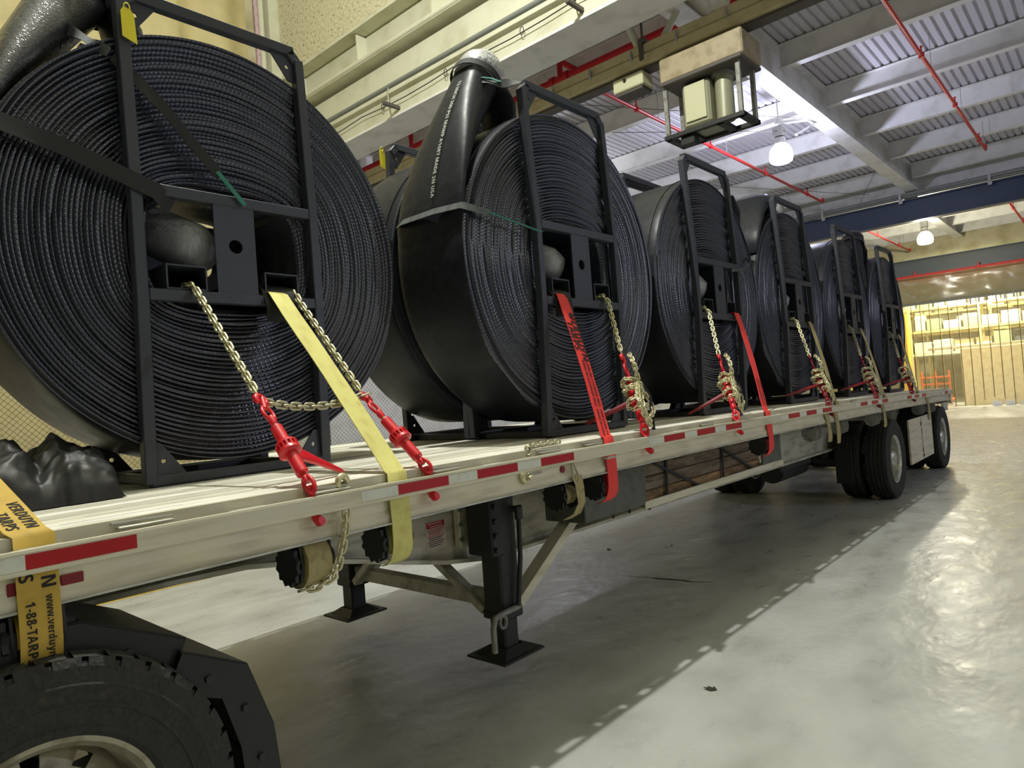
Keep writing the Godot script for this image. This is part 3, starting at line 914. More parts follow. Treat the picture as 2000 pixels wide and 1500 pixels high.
# ---------------------------------------------------------------- the trailer
# outline given as [z, height above the rub rail's top], run along the cambered bed
func run_x(m: MB, prof: Array, x0: float, x1: float, n := 24) -> MB:
	m.flat()
	var cz := 0.0
	var cy := 0.0
	for q in prof:
		cz += q[0] / prof.size(); cy += q[1] / prof.size()
	for i in n:
		var xa := lerpf(x0, x1, float(i) / n)
		var xb := lerpf(x0, x1, float(i + 1) / n)
		for k in prof.size():
			var a = prof[k]; var b = prof[(k + 1) % prof.size()]
			m.quad_out(V(xa, H(xa) + a[1], a[0]), V(xb, H(xb) + a[1], a[0]), V(xb, H(xb) + b[1], b[0]), V(xa, H(xa) + b[1], b[0]), V(0, (a[1] + b[1]) / 2 - cy, (a[0] + b[0]) / 2 - cz))
	for x in [x0, x1]:
		for k in range(1, prof.size() - 1):
			m.tri_out(V(x, H(x) + prof[0][1], prof[0][0]), V(x, H(x) + prof[k][1], prof[k][0]), V(x, H(x) + prof[k + 1][1], prof[k + 1][0]), V(-1 if x == x0 else 1, 0, 0))
	return m

const AXLE := Basis(Vector3(1, 0, 0), Vector3(0, 0, 1), Vector3(0, -1, 0))

# side = +1: outer face towards the camera
func tyre_mesh(R: float, w: float, segs: int, lugs: bool) -> MB:
	var m := mb()
	var hw := w / 2
	var prof := [[0.29, -hw * 0.75], [0.33, -hw * 0.93], [R * 0.83, -hw], [R * 0.94, -hw * 0.95], [R * 0.985, -hw * 0.86]]
	var tread_from := prof.size() - 1
	var grooves := [-0.52, -0.18, 0.18, 0.52] if not lugs else [-0.45, 0.0, 0.45]
	for g in grooves:
		prof.append_array([[R, hw * (g - 0.045)], [R - 0.013, hw * (g - 0.035)], [R - 0.013, hw * (g + 0.035)], [R, hw * (g + 0.045)]])
	var tread_to := prof.size()
	prof.append_array([[R * 0.985, hw * 0.86], [R * 0.94, hw * 0.95], [R * 0.86, hw * 0.99], [R * 0.85, hw * 1.02], [R * 0.84, hw * 1.02], [R * 0.83, hw], [R * 0.76, hw * 0.995], [R * 0.755, hw * 1.015], [R * 0.742, hw * 1.015], [R * 0.737, hw * 0.985], [0.335, hw * 0.95], [0.332, hw * 0.97], [0.32, hw * 0.95], [0.29, hw * 0.75]])
	for i in prof.size() - 1:
		m.smooth(i + 1)
		var tread := i >= tread_from and i <= tread_to - 0
		for k in segs:
			var a0 := TAU * k / segs
			var a1 := TAU * (k + 1) / segs
			var cut := 0.0
			if lugs and tread and (k + (2 if i % 2 else 0)) % 5 == 0:
				cut = 0.011
			var P := func(j: int, a: float) -> Vector3:
				return V((prof[j][0] - cut) * cos(a), (prof[j][0] - cut) * sin(a), prof[j][1])
			m.quad(P.call(i, a0), P.call(i, a1), P.call(i + 1, a1), P.call(i + 1, a0))
	return m

func rim_mesh(holes: int) -> MB:
	var m := mb()
	var tf := Transform3D(AXLE, Vector3.ZERO)
	m.lathe([[0.285, -0.105], [0.305, -0.11], [0.305, -0.1], [0.275, -0.07], [0.27, 0.06], [0.285, 0.1], [0.3055, 0.108], [0.3055, 0.118], [0.29, 0.116], [0.272, 0.095], [0.262, 0.03], [0.255, -0.03]], tf, 48)
	# disc with hand holes
	m.smooth(40)
	var rr := [0.255, 0.235, 0.195, 0.165]
	var zz := [-0.03, -0.012, 0.0, 0.004]
	for i in 3:
		for k in holes * 6:
			if i == 1 and (k % 6 == 2 or k % 6 == 3):
				continue
			var a0 := TAU * k / (holes * 6)
			var a1 := TAU * (k + 1) / (holes * 6)
			m.quad(V(rr[i] * cos(a0), rr[i] * sin(a0), zz[i]), V(rr[i] * cos(a1), rr[i] * sin(a1), zz[i]), V(rr[i + 1] * cos(a1), rr[i + 1] * sin(a1), zz[i + 1]), V(rr[i + 1] * cos(a0), rr[i + 1] * sin(a0), zz[i + 1]))
	m.lathe([[0.165, 0.004], [0.13, 0.004], [0.11, 0.03], [0.105, 0.09], [0.08, 0.11], [0.0, 0.115]], tf, 24)
	for k in 10:
		var a := TAU * k / 10
		m.tube([V(0.143 * cos(a), 0.143 * sin(a), 0.0), V(0.143 * cos(a), 0.143 * sin(a), 0.04)], 0.016, 6)
	return m

func wheel(parent: Node3D, at: Vector3, side: float, tm: Mesh, rm: Mesh, rim_mat: Material) -> void:
	var t := part(parent, "tyre", tm, M.rubber, true)
	t.position = at - parent.position
	if side < 0:
		t.rotation.y = PI
	var r := part(t, "rim", rm, rim_mat, true)
	r.position = Vector3.ZERO

func winch(t: Node3D, x: float, body: Material, roll: Material, roll_r: float) -> void:
	var y := H(x) - 0.25
	var z := -0.12
	var b := mb()
	for s in [-1.0, 1.0]:
		var p := PackedVector2Array([Vector2(-0.055, 0.11), Vector2(-0.075, 0.0), Vector2(-0.06, -0.06), Vector2(0, -0.085), Vector2(0.06, -0.06), Vector2(0.075, 0.0), Vector2(0.055, 0.11)])
		b.extrude(p, Transform3D(Basis(V(0, 0, -1), V(0, 1, 0), V(1, 0, 0)), V(x + s * 0.062 - 0.004, y, z)), 0.008)
	b.box(V(x, y + 0.1, z), V(0.15, 0.02, 0.12), 0.004)
	var bracket := part(t, "winch_bracket", b, body)
	var g := PackedVector2Array()
	for k in 24:
		var a := TAU * k / 24
		g.append(Vector2(cos(a), sin(a)) * (0.082 if k % 2 else 0.068))
	part(bracket, "ratchet_gear", mb().extrude(g, Transform3D(Basis(V(0, 0, -1), V(0, 1, 0), V(1, 0, 0)), V(x - 0.086, y, z)), 0.014), body)
	var cap := mb().lathe([[0.022, 0.0], [0.05, 0.0], [0.05, 0.012], [0.04, 0.03], [0.022, 0.03], [0.022, 0.0]], Transform3D(Basis(V(0, 0, 1), V(1, 0, 0), V(0, 1, 0)), V(x + 0.068, y, z)), 16)
	part(bracket, "winch_cap", cap, body)
	part(bracket, "winch_drum", mb().tube([V(x - 0.07, y, z), V(x + 0.07, y, z)], 0.03, 12), body)
	if roll:
		var r := mb().lathe([[0.03, -0.05], [roll_r * 0.7, -0.049], [roll_r, -0.05], [roll_r, 0.05], [roll_r * 0.7, 0.049], [0.03, 0.05]], Transform3D(Basis(V(0, 0, 1), V(1, 0, 0), V(0, 1, 0)), V(x, y, z)), 32)
		part(bracket, "strap_roll", r, roll)

func landing_leg(t: Node3D, z: float) -> void:
	var x := 2.86
	var leg := part(t, "landing_leg", mb().box(V(x, 0.79, z), V(0.155, 0.74, 0.155), 0.012).box(V(x, 0.43, z), V(0.17, 0.05, 0.17), 0.01), M.steel_black)
	part(leg, "inner_leg", mb().box(V(x, 0.33, z), V(0.118, 0.3, 0.118), 0.01), M.steel_black)
	var f := mb()
	f.flat()
	f.box(V(x, 0.205, z), V(0.34, 0.014, 0.3), 0.004)
	var lo := [V(x - 0.13, 0.212, z - 0.12), V(x + 0.13, 0.212, z - 0.12), V(x + 0.13, 0.212, z + 0.12), V(x - 0.13, 0.212, z + 0.12)]
	var hi := [V(x - 0.07, 0.25, z - 0.07), V(x + 0.07, 0.25, z - 0.07), V(x + 0.07, 0.25, z + 0.07), V(x - 0.07, 0.25, z + 0.07)]
	for k in 4:
		f.quad_out(lo[k], lo[(k + 1) % 4], hi[(k + 1) % 4], hi[k], (lo[k] + lo[(k + 1) % 4]) / 2 - V(x, 0.1, z))
	part(leg, "foot_plate", f, M.steel_black)
	var bl := mb().box(V(x - 0.1, 0.98, z), V(0.1, 0.4, 0.2), 0.01)
	for k in 5:
		bl.tube([V(x - 0.13, 0.82 + k * 0.08, z + 0.1), V(x - 0.13, 0.82 + k * 0.08, z + 0.125)], 0.016, 6)
	part(leg, "bolt_bracket", bl, M.steel_black)

func trailer() -> void:
	var t := thing("flatbed_trailer", "long aluminium flatbed trailer with red and white tape carrying the black hose rolls", "trailer", V(6.4, 0, -1.25))
	var X0 := -0.9
	var X1 := 13.74
	# boards of the bed
	var z := -0.085
	var k := 0
	rng.seed = 21
	while z > -2.44:
		var w := 0.132 if k % 4 != 3 else 0.06
		run_x_board(t, z, w, X0, X1, M["deck%d" % [0, 1, 2, 0, 2, 1][k % 6]])
		z -= w + 0.006
		k += 1
	# side rails and rub rails, near and far
	for s in 2:
		var Z := func(q: float) -> float: return q if s == 0 else -2.53 - q
		var sr := [[Z.call(-0.055), 0.032], [Z.call(-0.055), -0.115], [Z.call(-0.042), -0.14], [Z.call(-0.042), -0.165], [Z.call(-0.13), -0.165], [Z.call(-0.13), -0.15], [Z.call(-0.08), 0.032]]
		part(t, "side_rail", run_x(mb(), sr, X0, X1), M.alu)
		var lip := [[Z.call(-0.03), -0.165], [Z.call(-0.03), -0.172], [Z.call(-0.16), -0.172], [Z.call(-0.16), -0.165]]
		part(t, "rail_lip", run_x(mb(), lip, X0, X1), M.alu_bare)
		var rr := part(t, "rub_rail", run_x(mb(), [[Z.call(0.003), 0.0], [Z.call(0.005), -0.008], [Z.call(0.0), -0.013], [Z.call(0.0), -0.054], [Z.call(0.004), -0.058], [Z.call(0.003), -0.067], [Z.call(-0.012), -0.067], [Z.call(-0.012), 0.0]], X0, X1, 48), M.alu)
		var n := 0
		var x := X0 + 0.2
		while x < X1 - 0.1:
			var y := H(x) - 0.034
			var pk := mb()
			if n % 2 == 0:
				pk.box(V(x, y, Z.call(-0.034)), V(0.1, 0.066, 0.043), 0.004).box(V(x, y + 0.028, Z.call(-0.034)), V(0.13, 0.008, 0.03), 0.003)
				part(rr, "stake_pocket", pk, M.alu_bare)
			else:
				pk.tube([V(x, y, Z.call(-0.012)), V(x, y, Z.call(-0.056))], 0.022, 10)
				part(rr, "rail_spool", pk, M.alu_bare)
			n += 1
			x += 0.305
		if s == 0:
			for g0 in [-0.61, 1.5716, 3.7302, 5.9147, 8.1196, 10.31, 12.45]:
				var xx: float = g0
				for j in 6:
					var L := 0.178 if j % 2 == 0 else 0.279
					if xx + L < X1 and (g0 > 0 or j >= 4) and not (g0 > 12 and j < 2):
						part(rr, "reflective_tape", run_x(mb(), [[0.0, -0.0135], [0.0014, -0.0135], [0.0014, -0.0535], [0.0, -0.0535]], xx, xx + L, 3), M.white_tape if j % 2 == 0 else M.red_tape)
					xx += L
	# small red reflectors on the side rail at the front
	part(t, "reflector", mb().box(V(0.602, H(0.6) - 0.112, -0.052), V(0.058, 0.032, 0.006), 0.002), M.red_dull)
	part(t, "reflector", mb().box(V(0.46, H(0.45) - 0.108, -0.052), V(0.024, 0.036, 0.006), 0.002), M.red_dull)
	part(t, "marker_lamp", mb().tube([V(2.9, H(2.9) - 0.1, -0.056), V(2.9, H(2.9) - 0.1, -0.046)], 0.018, 12), M.red_dull)
	# light coloured latches along the rail
	for x in [0.8, 2.78, 3.18, 2.05, 4.6, 8.2, 1.46]:
		var lt := mb().box(V(x, H(x) + 0.008, -0.034), V(0.16, 0.01, 0.026), 0.003).bar(V(x - 0.09, H(x) + 0.022, -0.05), V(x + 0.08, H(x) + 0.02, -0.03), Vector3.UP, 0.006, 0.012)
		part(t, "rail_latch", lt, M.alu_bare)
	for x in [2.62, 3.3]:
		part(t, "rail_tab", mb().box(V(x, H(x) - 0.082, -0.01), V(0.09, 0.012, 0.03), 0.003), M.alu_bare)
	# main beams with the shallow gooseneck
	for zb in [-0.77, -1.76]:
		var bot := func(x: float) -> float:
			if x < 1.25: return 1.02
			if x < 3.1: return lerpf(1.02, 0.71, smoothstep(0.0, 1.0, (x - 1.25) / 1.85))
			return lerpf(0.71, 0.66, (x - 3.1) / 10.0)
		var wb := mb()
		wb.flat()
		var xs := range(50).map(func(i): return lerpf(X0, 13.4, i / 49.0))
		for i in 49:
			var a: float = xs[i]
			var b: float = xs[i + 1]
			for sg in [-1.0, 1.0]:
				wb.quad_out(V(a, bot.call(a), zb + sg * 0.006), V(b, bot.call(b), zb + sg * 0.006), V(b, H(b) - 0.02, zb + sg * 0.006), V(a, H(a) - 0.02, zb + sg * 0.006), V(0, 0, sg))
			var fl := [[-0.075, 0.0], [0.075, 0.0], [0.075, -0.022], [-0.075, -0.022]]
			for q in 4:
				var A = fl[q]; var B = fl[(q + 1) % 4]
				wb.quad_out(V(a, bot.call(a) + A[1], zb + A[0]), V(b, bot.call(b) + A[1], zb + A[0]), V(b, bot.call(b) + B[1], zb + B[0]), V(a, bot.call(a) + B[1], zb + B[0]), V(0, [1, 0, -1, 0][q], [0, 1, 0, -1][q]))
		wb.box(V(13.4, 0.95, zb), V(0.012, 0.55, 0.15))
		for q in 3:
			for sg in [-1.0, 1.0]:
				wb.bar(V(-0.5 + q * 4.6, H(2) - 0.2, zb + sg * 0.012), V(4.0 + q * 4.6, H(6) - 0.2, zb + sg * 0.012), Vector3.UP, 0.03, 0.012)
		part(t, "main_beam", wb, M.alu_dark)
	k = 0
	var cx := X0 + 0.15
	while cx < X1:
		var cm := mb().box(V(cx, H(cx) - 0.05, -1.265), V(0.06, 0.008, 2.3)).box(V(cx, H(cx) - 0.13, -1.265), V(0.06, 0.008, 2.3)).box(V(cx, H(cx) - 0.09, -1.265), V(0.008, 0.08, 2.3))
		part(t, "crossmember", cm, M.alu_dark)
		cx += 0.305
	# stiffener plates, grommet and the warning label by the landing gear
	part(t, "web_stiffener", mb().box(V(2.8, 0.99, -0.72), V(0.16, 0.36, 0.05), 0.006).box(V(2.89, 0.99, -0.69), V(0.014, 0.36, 0.12), 0.003), M.alu)
	for q in 4:
		part(t, "bolt", mb().tube([V(2.73, 0.86 + q * 0.085, -0.7), V(2.73, 0.86 + q * 0.085, -0.684)], 0.014, 6), M.steel_grey)
	part(t, "light_socket", mb().lathe([[0.0, 0.01], [0.05, 0.015], [0.065, 0.0]], Transform3D(AXLE, V(2.56, 1.12, -0.76)), 18), M.steel_black)
	decal(t)
	# landing gear
	landing_leg(t, -0.53)
	landing_leg(t, -2.0)
	part(t, "cross_tube", mb().bar(V(2.86, 0.5, -0.58), V(2.86, 0.5, -1.95), V(1, 0, 0), 0.07, 0.09, 0.008), M.alu_dark)
	part(t, "leg_brace", mb().bar(V(2.82, 0.44, -0.62), V(2.84, 0.8, -1.25), V(1, 0, 0), 0.07, 0.05, 0.006), M.alu_dark)
	part(t, "leg_brace", mb().bar(V(2.82, 0.44, -1.9), V(2.84, 0.8, -1.5), V(1, 0, 0), 0.07, 0.05, 0.006), M.alu_dark)
	for zz in [-0.53, -2.0]:
		part(t, "long_brace", mb().bar(V(2.95, 0.47, zz), V(3.68, 0.95, zz), V(0, 0, 1), 0.09, 0.012).bar(V(2.97, 0.45, zz + 0.04), V(3.7, 0.93, zz + 0.04), V(0, 0, 1), 0.01, 0.05), M.alu)
	var ch := mb().tube([V(2.9, 1.02, -0.47), V(2.92, 1.02, -0.42)], 0.018, 8).box(V(2.92, 1.0, -0.41), V(0.05, 0.08, 0.03), 0.006)
	ch.tube([V(2.92, 0.98, -0.41), V(2.915, 0.75, -0.415), V(2.875, 0.48, -0.42)], 0.014, 8)
	part(t, "crank_handle", ch, M.steel_black)
	part(t, "crank_hook", mb().tube([V(2.9, 0.47, -0.43), V(2.74, 0.47, -0.42), V(2.68, 0.46, -0.42), V(2.66, 0.41, -0.42), V(2.66, 0.28, -0.42)], 0.017, 8).loop(range(10).map(func(i): return V(2.75 + 0.025 * cos(TAU * i / 10), 0.42 + 0.035 * sin(TAU * i / 10), -0.43)), 0.01, 6, V(0, 0, 1)), M.steel_grey)
	part(t, "yellow_sticker", mb().box(V(3.02, 1.06, -0.755), V(0.07, 0.08, 0.004)), M.yellow_tag)
	# tool box panel, open rack for timbers
	part(t, "box_panel", mb().box(V(3.82, 1.01, -0.34), V(0.74, 0.34, 0.02), 0.006).box(V(3.46, 1.01, -0.5), V(0.02, 0.34, 0.3)).box(V(4.18, 1.01, -0.5), V(0.02, 0.34, 0.3)), M.panel_dark)
	part(t, "box_panel", mb().box(V(6.5, 0.98, -0.34), V(0.46, 0.34, 0.02), 0.006), M.panel_dark)
	part(t, "rack_tray", mb().box(V(5.46, 0.815, -0.55), V(2.6, 0.016, 0.42)).box(V(5.46, 0.835, -0.335), V(2.6, 0.055, 0.014), 0.004), M.alu)
	part(t, "drain_stub", mb().tube([V(4.2, 0.84, -0.34), V(4.23, 0.8, -0.34)], 0.012, 6).tube([V(3.8, 0.84, -0.36), V(3.8, 0.81, -0.36)], 0.01, 6).tube([V(4.0, 0.84, -0.36), V(4.0, 0.81, -0.36)], 0.01, 6), M.steel_black)
	# winches under the near rail
	winch(t, 0.515, M.steel_black, M.strap_gold, 0.07)
	winch(t, 1.39, M.steel_black, M.strap_old, 0.095)
	winch(t, 1.78, M.steel_black, M.strap_yellow, 0.06)
	winch(t, 2.98, M.plastic_black, M.strap_old, 0.055)
	winch(t, 3.34, M.steel_black, M.strap_red, 0.06)
	winch(t, 5.74, M.steel_black, M.strap_red, 0.055)
	for x in [7.02, 7.9, 9.2, 9.98, 11.7, 12.5]:
		winch(t, x, M.steel_grey, null, 0.0)
	# wheels
	var tm := tyre_mesh(0.505, 0.275, 64, false).done()
	var rm := rim_mesh(10).done()
	for x in [9.86, 12.98]:
		wheel(t, V(x, 0.505, -0.17), 1, tm, rm, M.alu_bare)
		wheel(t, V(x, 0.505, -0.5), -1, tm, rm, M.alu_bare)
		wheel(t, V(x, 0.505, -2.36), -1, tm, rm, M.alu_bare)
		wheel(t, V(x, 0.505, -2.03), 1, tm, rm, M.alu_bare)
		part(t, "axle", mb().tube([V(x, 0.5, -0.3), V(x, 0.5, -2.2)], 0.065, 12).box(V(x, 0.5, -0.72), V(0.05, 0.3, 0.05)), M.steel_black)
		part(t, "air_spring", mb().lathe([[0.0, 0.26], [0.12, 0.26], [0.14, 0.2], [0.12, 0.14], [0.14, 0.08], [0.1, 0.0], [0.0, 0.0]], Transform3D(Basis(), V(x + 0.32, 0.46, -0.85)), 16), M.rubber_clean)
		part(t, "brake_chamber", mb().tube([V(x - 0.3, 0.52, -0.95), V(x - 0.3, 0.52, -0.66)], 0.09, 14), M.steel_black)
		part(t, "trailing_arm", mb().bar(V(x - 0.55, 0.62, -0.77), V(x + 0.42, 0.44, -0.77), V(0, 0, 1), 0.08, 0.1, 0.01), M.steel_black)
	part(t, "air_tank", mb().tube([V(8.0, 0.56, -0.95), V(8.9, 0.56, -0.95)], 0.14, 16).box(V(8.3, 0.62, -1.0), V(1.0, 0.1, 0.5), 0.02), M.steel_black)
	part(t, "mud_flap", mb().box(V(9.02, 0.5, -0.44), V(0.012, 0.42, 0.2), 0.004), M.rubber_clean)
	var pn := part(t, "side_panel", mb().box(V(11.42, 0.63, -0.06), V(1.46, 0.62, 0.03), 0.006), M.alu)
	part(pn, "panel_joint", mb().box(V(11.42, 0.63, -0.044), V(0.02, 0.6, 0.002)), M.dark_stain)
	for s in [[11.4, 0.84, 0.09, 0.06], [11.43, 0.73, 0.05, 0.09], [11.42, 0.46, 0.08, 0.07], [11.44, 0.38, 0.12, 0.05]]:
		part(pn, "dark_smear", mb().extrude(PackedVector2Array([Vector2(-s[2] / 2, -s[3] * 0.4), Vector2(s[2] * 0.3, -s[3] / 2), Vector2(s[2] / 2, s[3] * 0.3), Vector2(-s[2] * 0.2, s[3] / 2)]), Transform3D(Basis(), V(s[0], s[1], -0.0448)), 0.002), M.dark_stain)
	# tail
	var tl := mb().box(V(13.73, H(13.73) - 0.1, -1.265), V(0.03, 0.26, 2.5), 0.004)
	part(t, "tail_plate", tl, M.alu)
	part(t, "tail_gusset", mb().extrude(PackedVector2Array([Vector2(13.2, 1.04), Vector2(13.73, 1.04), Vector2(13.73, 0.9), Vector2(13.55, 0.9)]), Transform3D(Basis(), V(0, 0, -0.1)), 0.02), M.alu_dark)
	part(t, "rear_bumper", mb().box(V(13.6, 0.5, -1.265), V(0.1, 0.1, 2.2), 0.01).box(V(13.6, 0.75, -0.8), V(0.08, 0.5, 0.08)).box(V(13.6, 0.75, -1.7), V(0.08, 0.5, 0.08)), M.steel_grey)

func run_x_board(t: Node3D, z: float, w: float, x0: float, x1: float, m: Material) -> void:
	var dz := rng.randf_range(-0.002, 0.002)
	var a := 0.003
	part(t, "deck_board", run_x(mb(), [[z, 0.03 + dz - a], [z - a, 0.03 + dz], [z - w + a, 0.03 + dz], [z - w, 0.03 + dz - a], [z - w, 0.012], [z - w - 0.012, 0.012], [z - w - 0.012, 0.004], [z - w, 0.004], [z - w, -0.006], [z, -0.006]], x0, x1), m)

func letters(text: String, height: float, place: Callable, bold := true, font_name := "Droid Sans") -> MB:
	# place turns (across, up) in metres into a point
	var tm := TextMesh.new()
	var f := SystemFont.new()
	f.font_names = PackedStringArray([font_name])
	f.font_weight = 700 if bold else 400
	tm.font = f
	tm.font_size = 32
	tm.pixel_size = height / 24.0
	tm.depth = 0.0
	tm.text = text
	tm.horizontal_alignment = HORIZONTAL_ALIGNMENT_LEFT
	tm.vertical_alignment = VERTICAL_ALIGNMENT_CENTER
	var arr := tm.get_mesh_arrays()
	var m := mb()
	if arr.is_empty():
		return m
	m.flat()
	var vs: PackedVector3Array = arr[Mesh.ARRAY_VERTEX]
	var idx: PackedInt32Array = arr[Mesh.ARRAY_INDEX]
	for i in range(0, idx.size(), 3):
		var q := []
		for k in 3:
			q.append(place.call(vs[idx[i + k]].x, vs[idx[i + k]].y))
		m.v(q[0]); m.v(q[1]); m.v(q[2])
	return m

func decal(t: Node3D) -> void:
	var c := V(2.595, 0.91, -0.762)
	var d := part(t, "warning_label", mb().box(c, V(0.15, 0.16, 0.002)), M.decal_white)
	part(d, "label_heading", mb().box(c + V(0, 0.057, 0.001), V(0.136, 0.034, 0.002)), M.decal_red)
	for i in 2:
		part(d, "label_line", mb().box(c + V(-0.005 + 0.01 * i, 0.065 - 0.016 * i, 0.0024), V(0.108 - 0.014 * i, 0.006, 0.001)), M.decal_white)
	for i in 9:
		part(d, "label_line", mb().box(c + V(-0.004 * (i % 3), 0.03 - i * 0.0115, 0.0012), V(0.125 - 0.018 * (i % 3), 0.004, 0.001)), M.decal_red if i < 4 else M.print_black)

# ---------------------------------------------------------------- the lorry's drive wheel and fender
func n0(a: Array, i: int) -> Vector3:
	var d: Vector3 = (a[i + 1] - a[i]).normalized()
	return V(-d.y, d.x, 0)

func tractor() -> void:
	var t := thing("truck_tractor", "rear of the truck tractor at lower left: dusty drive tyre under a black fender", "truck", V(0.49, 0, -0.3))
	var tm := tyre_mesh(0.522, 0.28, 180, true).done()
	var rm := rim_mesh(10).done()
	wheel(t, V(0.49, 0.522, -0.11), 1, tm, rm, M.alu_rim)
	wheel(t, V(0.49, 0.522, -0.45), -1, tm, rm, M.alu_bare)
	wheel(t, V(-0.85, 0.522, -0.11), 1, tm, rm, M.alu_bare)
	wheel(t, V(0.49, 0.522, -2.4), -1, tm, rm, M.alu_bare)
	# segmented fender behind the tyres
	var pts := [V(0.2, 1.145, 0), V(0.62, 1.1, 0), V(0.905, 0.965, 0)]
	var sec := [V(0.88, 0.935, 0), V(1.085, 0.83, 0), V(1.165, 0.6, 0), V(1.18, 0.44, 0)]
	var tip := [V(1.15, 0.47, 0), V(1.16, 0.3, 0), V(1.12, 0.12, 0)]
	for g in [[pts, -0.66, -0.06], [sec, -0.66, -0.03], [tip, -0.62, -0.06]]:
		var m := mb()
		m.flat()
		var a: Array = g[0]
		for i in a.size() - 1:
			var d: Vector3 = (a[i + 1] - a[i]).normalized()
			m.bar(a[i] + V(0, 0, (g[1] + g[2]) / 2) - d * 0.004, a[i + 1] + V(0, 0, (g[1] + g[2]) / 2) + d * 0.004, V(0, 0, 1), g[2] - g[1], 0.012, 0.003)
		for ze in [g[1], g[2]]:
			var outl := PackedVector2Array()
			for q in a:
				outl.append(Vector2(q.x, q.y))
			for q in range(a.size() - 1, -1, -1):
				var nn := (n0(a, mini(q, a.size() - 2)) + n0(a, maxi(q - 1, 0))).normalized()
				outl.append(Vector2(a[q].x - nn.x * 0.12, a[q].y - nn.y * 0.12))
			m.extrude(outl, Transform3D(Basis(), V(0, 0, ze - 0.006)), 0.012)
		var f := part(t, "fender_panel", m, M.plastic_black)
		for i in a.size() - 1:
			var c: Vector3 = (a[i] + a[i + 1]) / 2
			part(f, "fender_bolt", mb().lathe([[0.0, 0.012], [0.012, 0.01], [0.014, 0.0], [0.0, 0.0]], Transform3D(AXLE, c - n0(a, i) * 0.06 + V(0, 0, g[2] + 0.006)), 8), M.steel_black)
	part(t, "fender_bracket", mb().box(V(0.72, 0.98, -0.2), V(0.1, 0.12, 0.06), 0.01).tube([V(0.6, 0.95, -0.35), V(0.9, 0.92, -0.35)], 0.025, 8), M.steel_grey)
	part(t, "frame_rail", mb().box(V(-0.9, 0.93, -0.85), V(3.2, 0.26, 0.08), 0.01).box(V(-0.9, 0.93, -1.7), V(3.2, 0.26, 0.08), 0.01).box(V(0.62, 0.93, -1.27), V(0.08, 0.2, 0.8)), M.steel_black)
	part(t, "coupling_plate", mb().box(V(-0.2, 1.08, -1.27), V(0.9, 0.05, 0.8), 0.02), M.steel_black)
	part(t, "drive_axle", mb().tube([V(0.49, 0.522, -0.3), V(0.49, 0.522, -2.2)], 0.1, 12), M.steel_black)

# ---------------------------------------------------------------- hose reels
const FW := 0.92      # width of a reel frame
const FD := 0.70      # its depth, front post to rear post
const FH := 2.29      # its height
const HUB := 1.13     # height of the hub above the bed

func bulge(y: float) -> float:
	return 0.04 * sin(PI * clampf(y / FH, 0, 1)) - 0.012 * (y / FH)

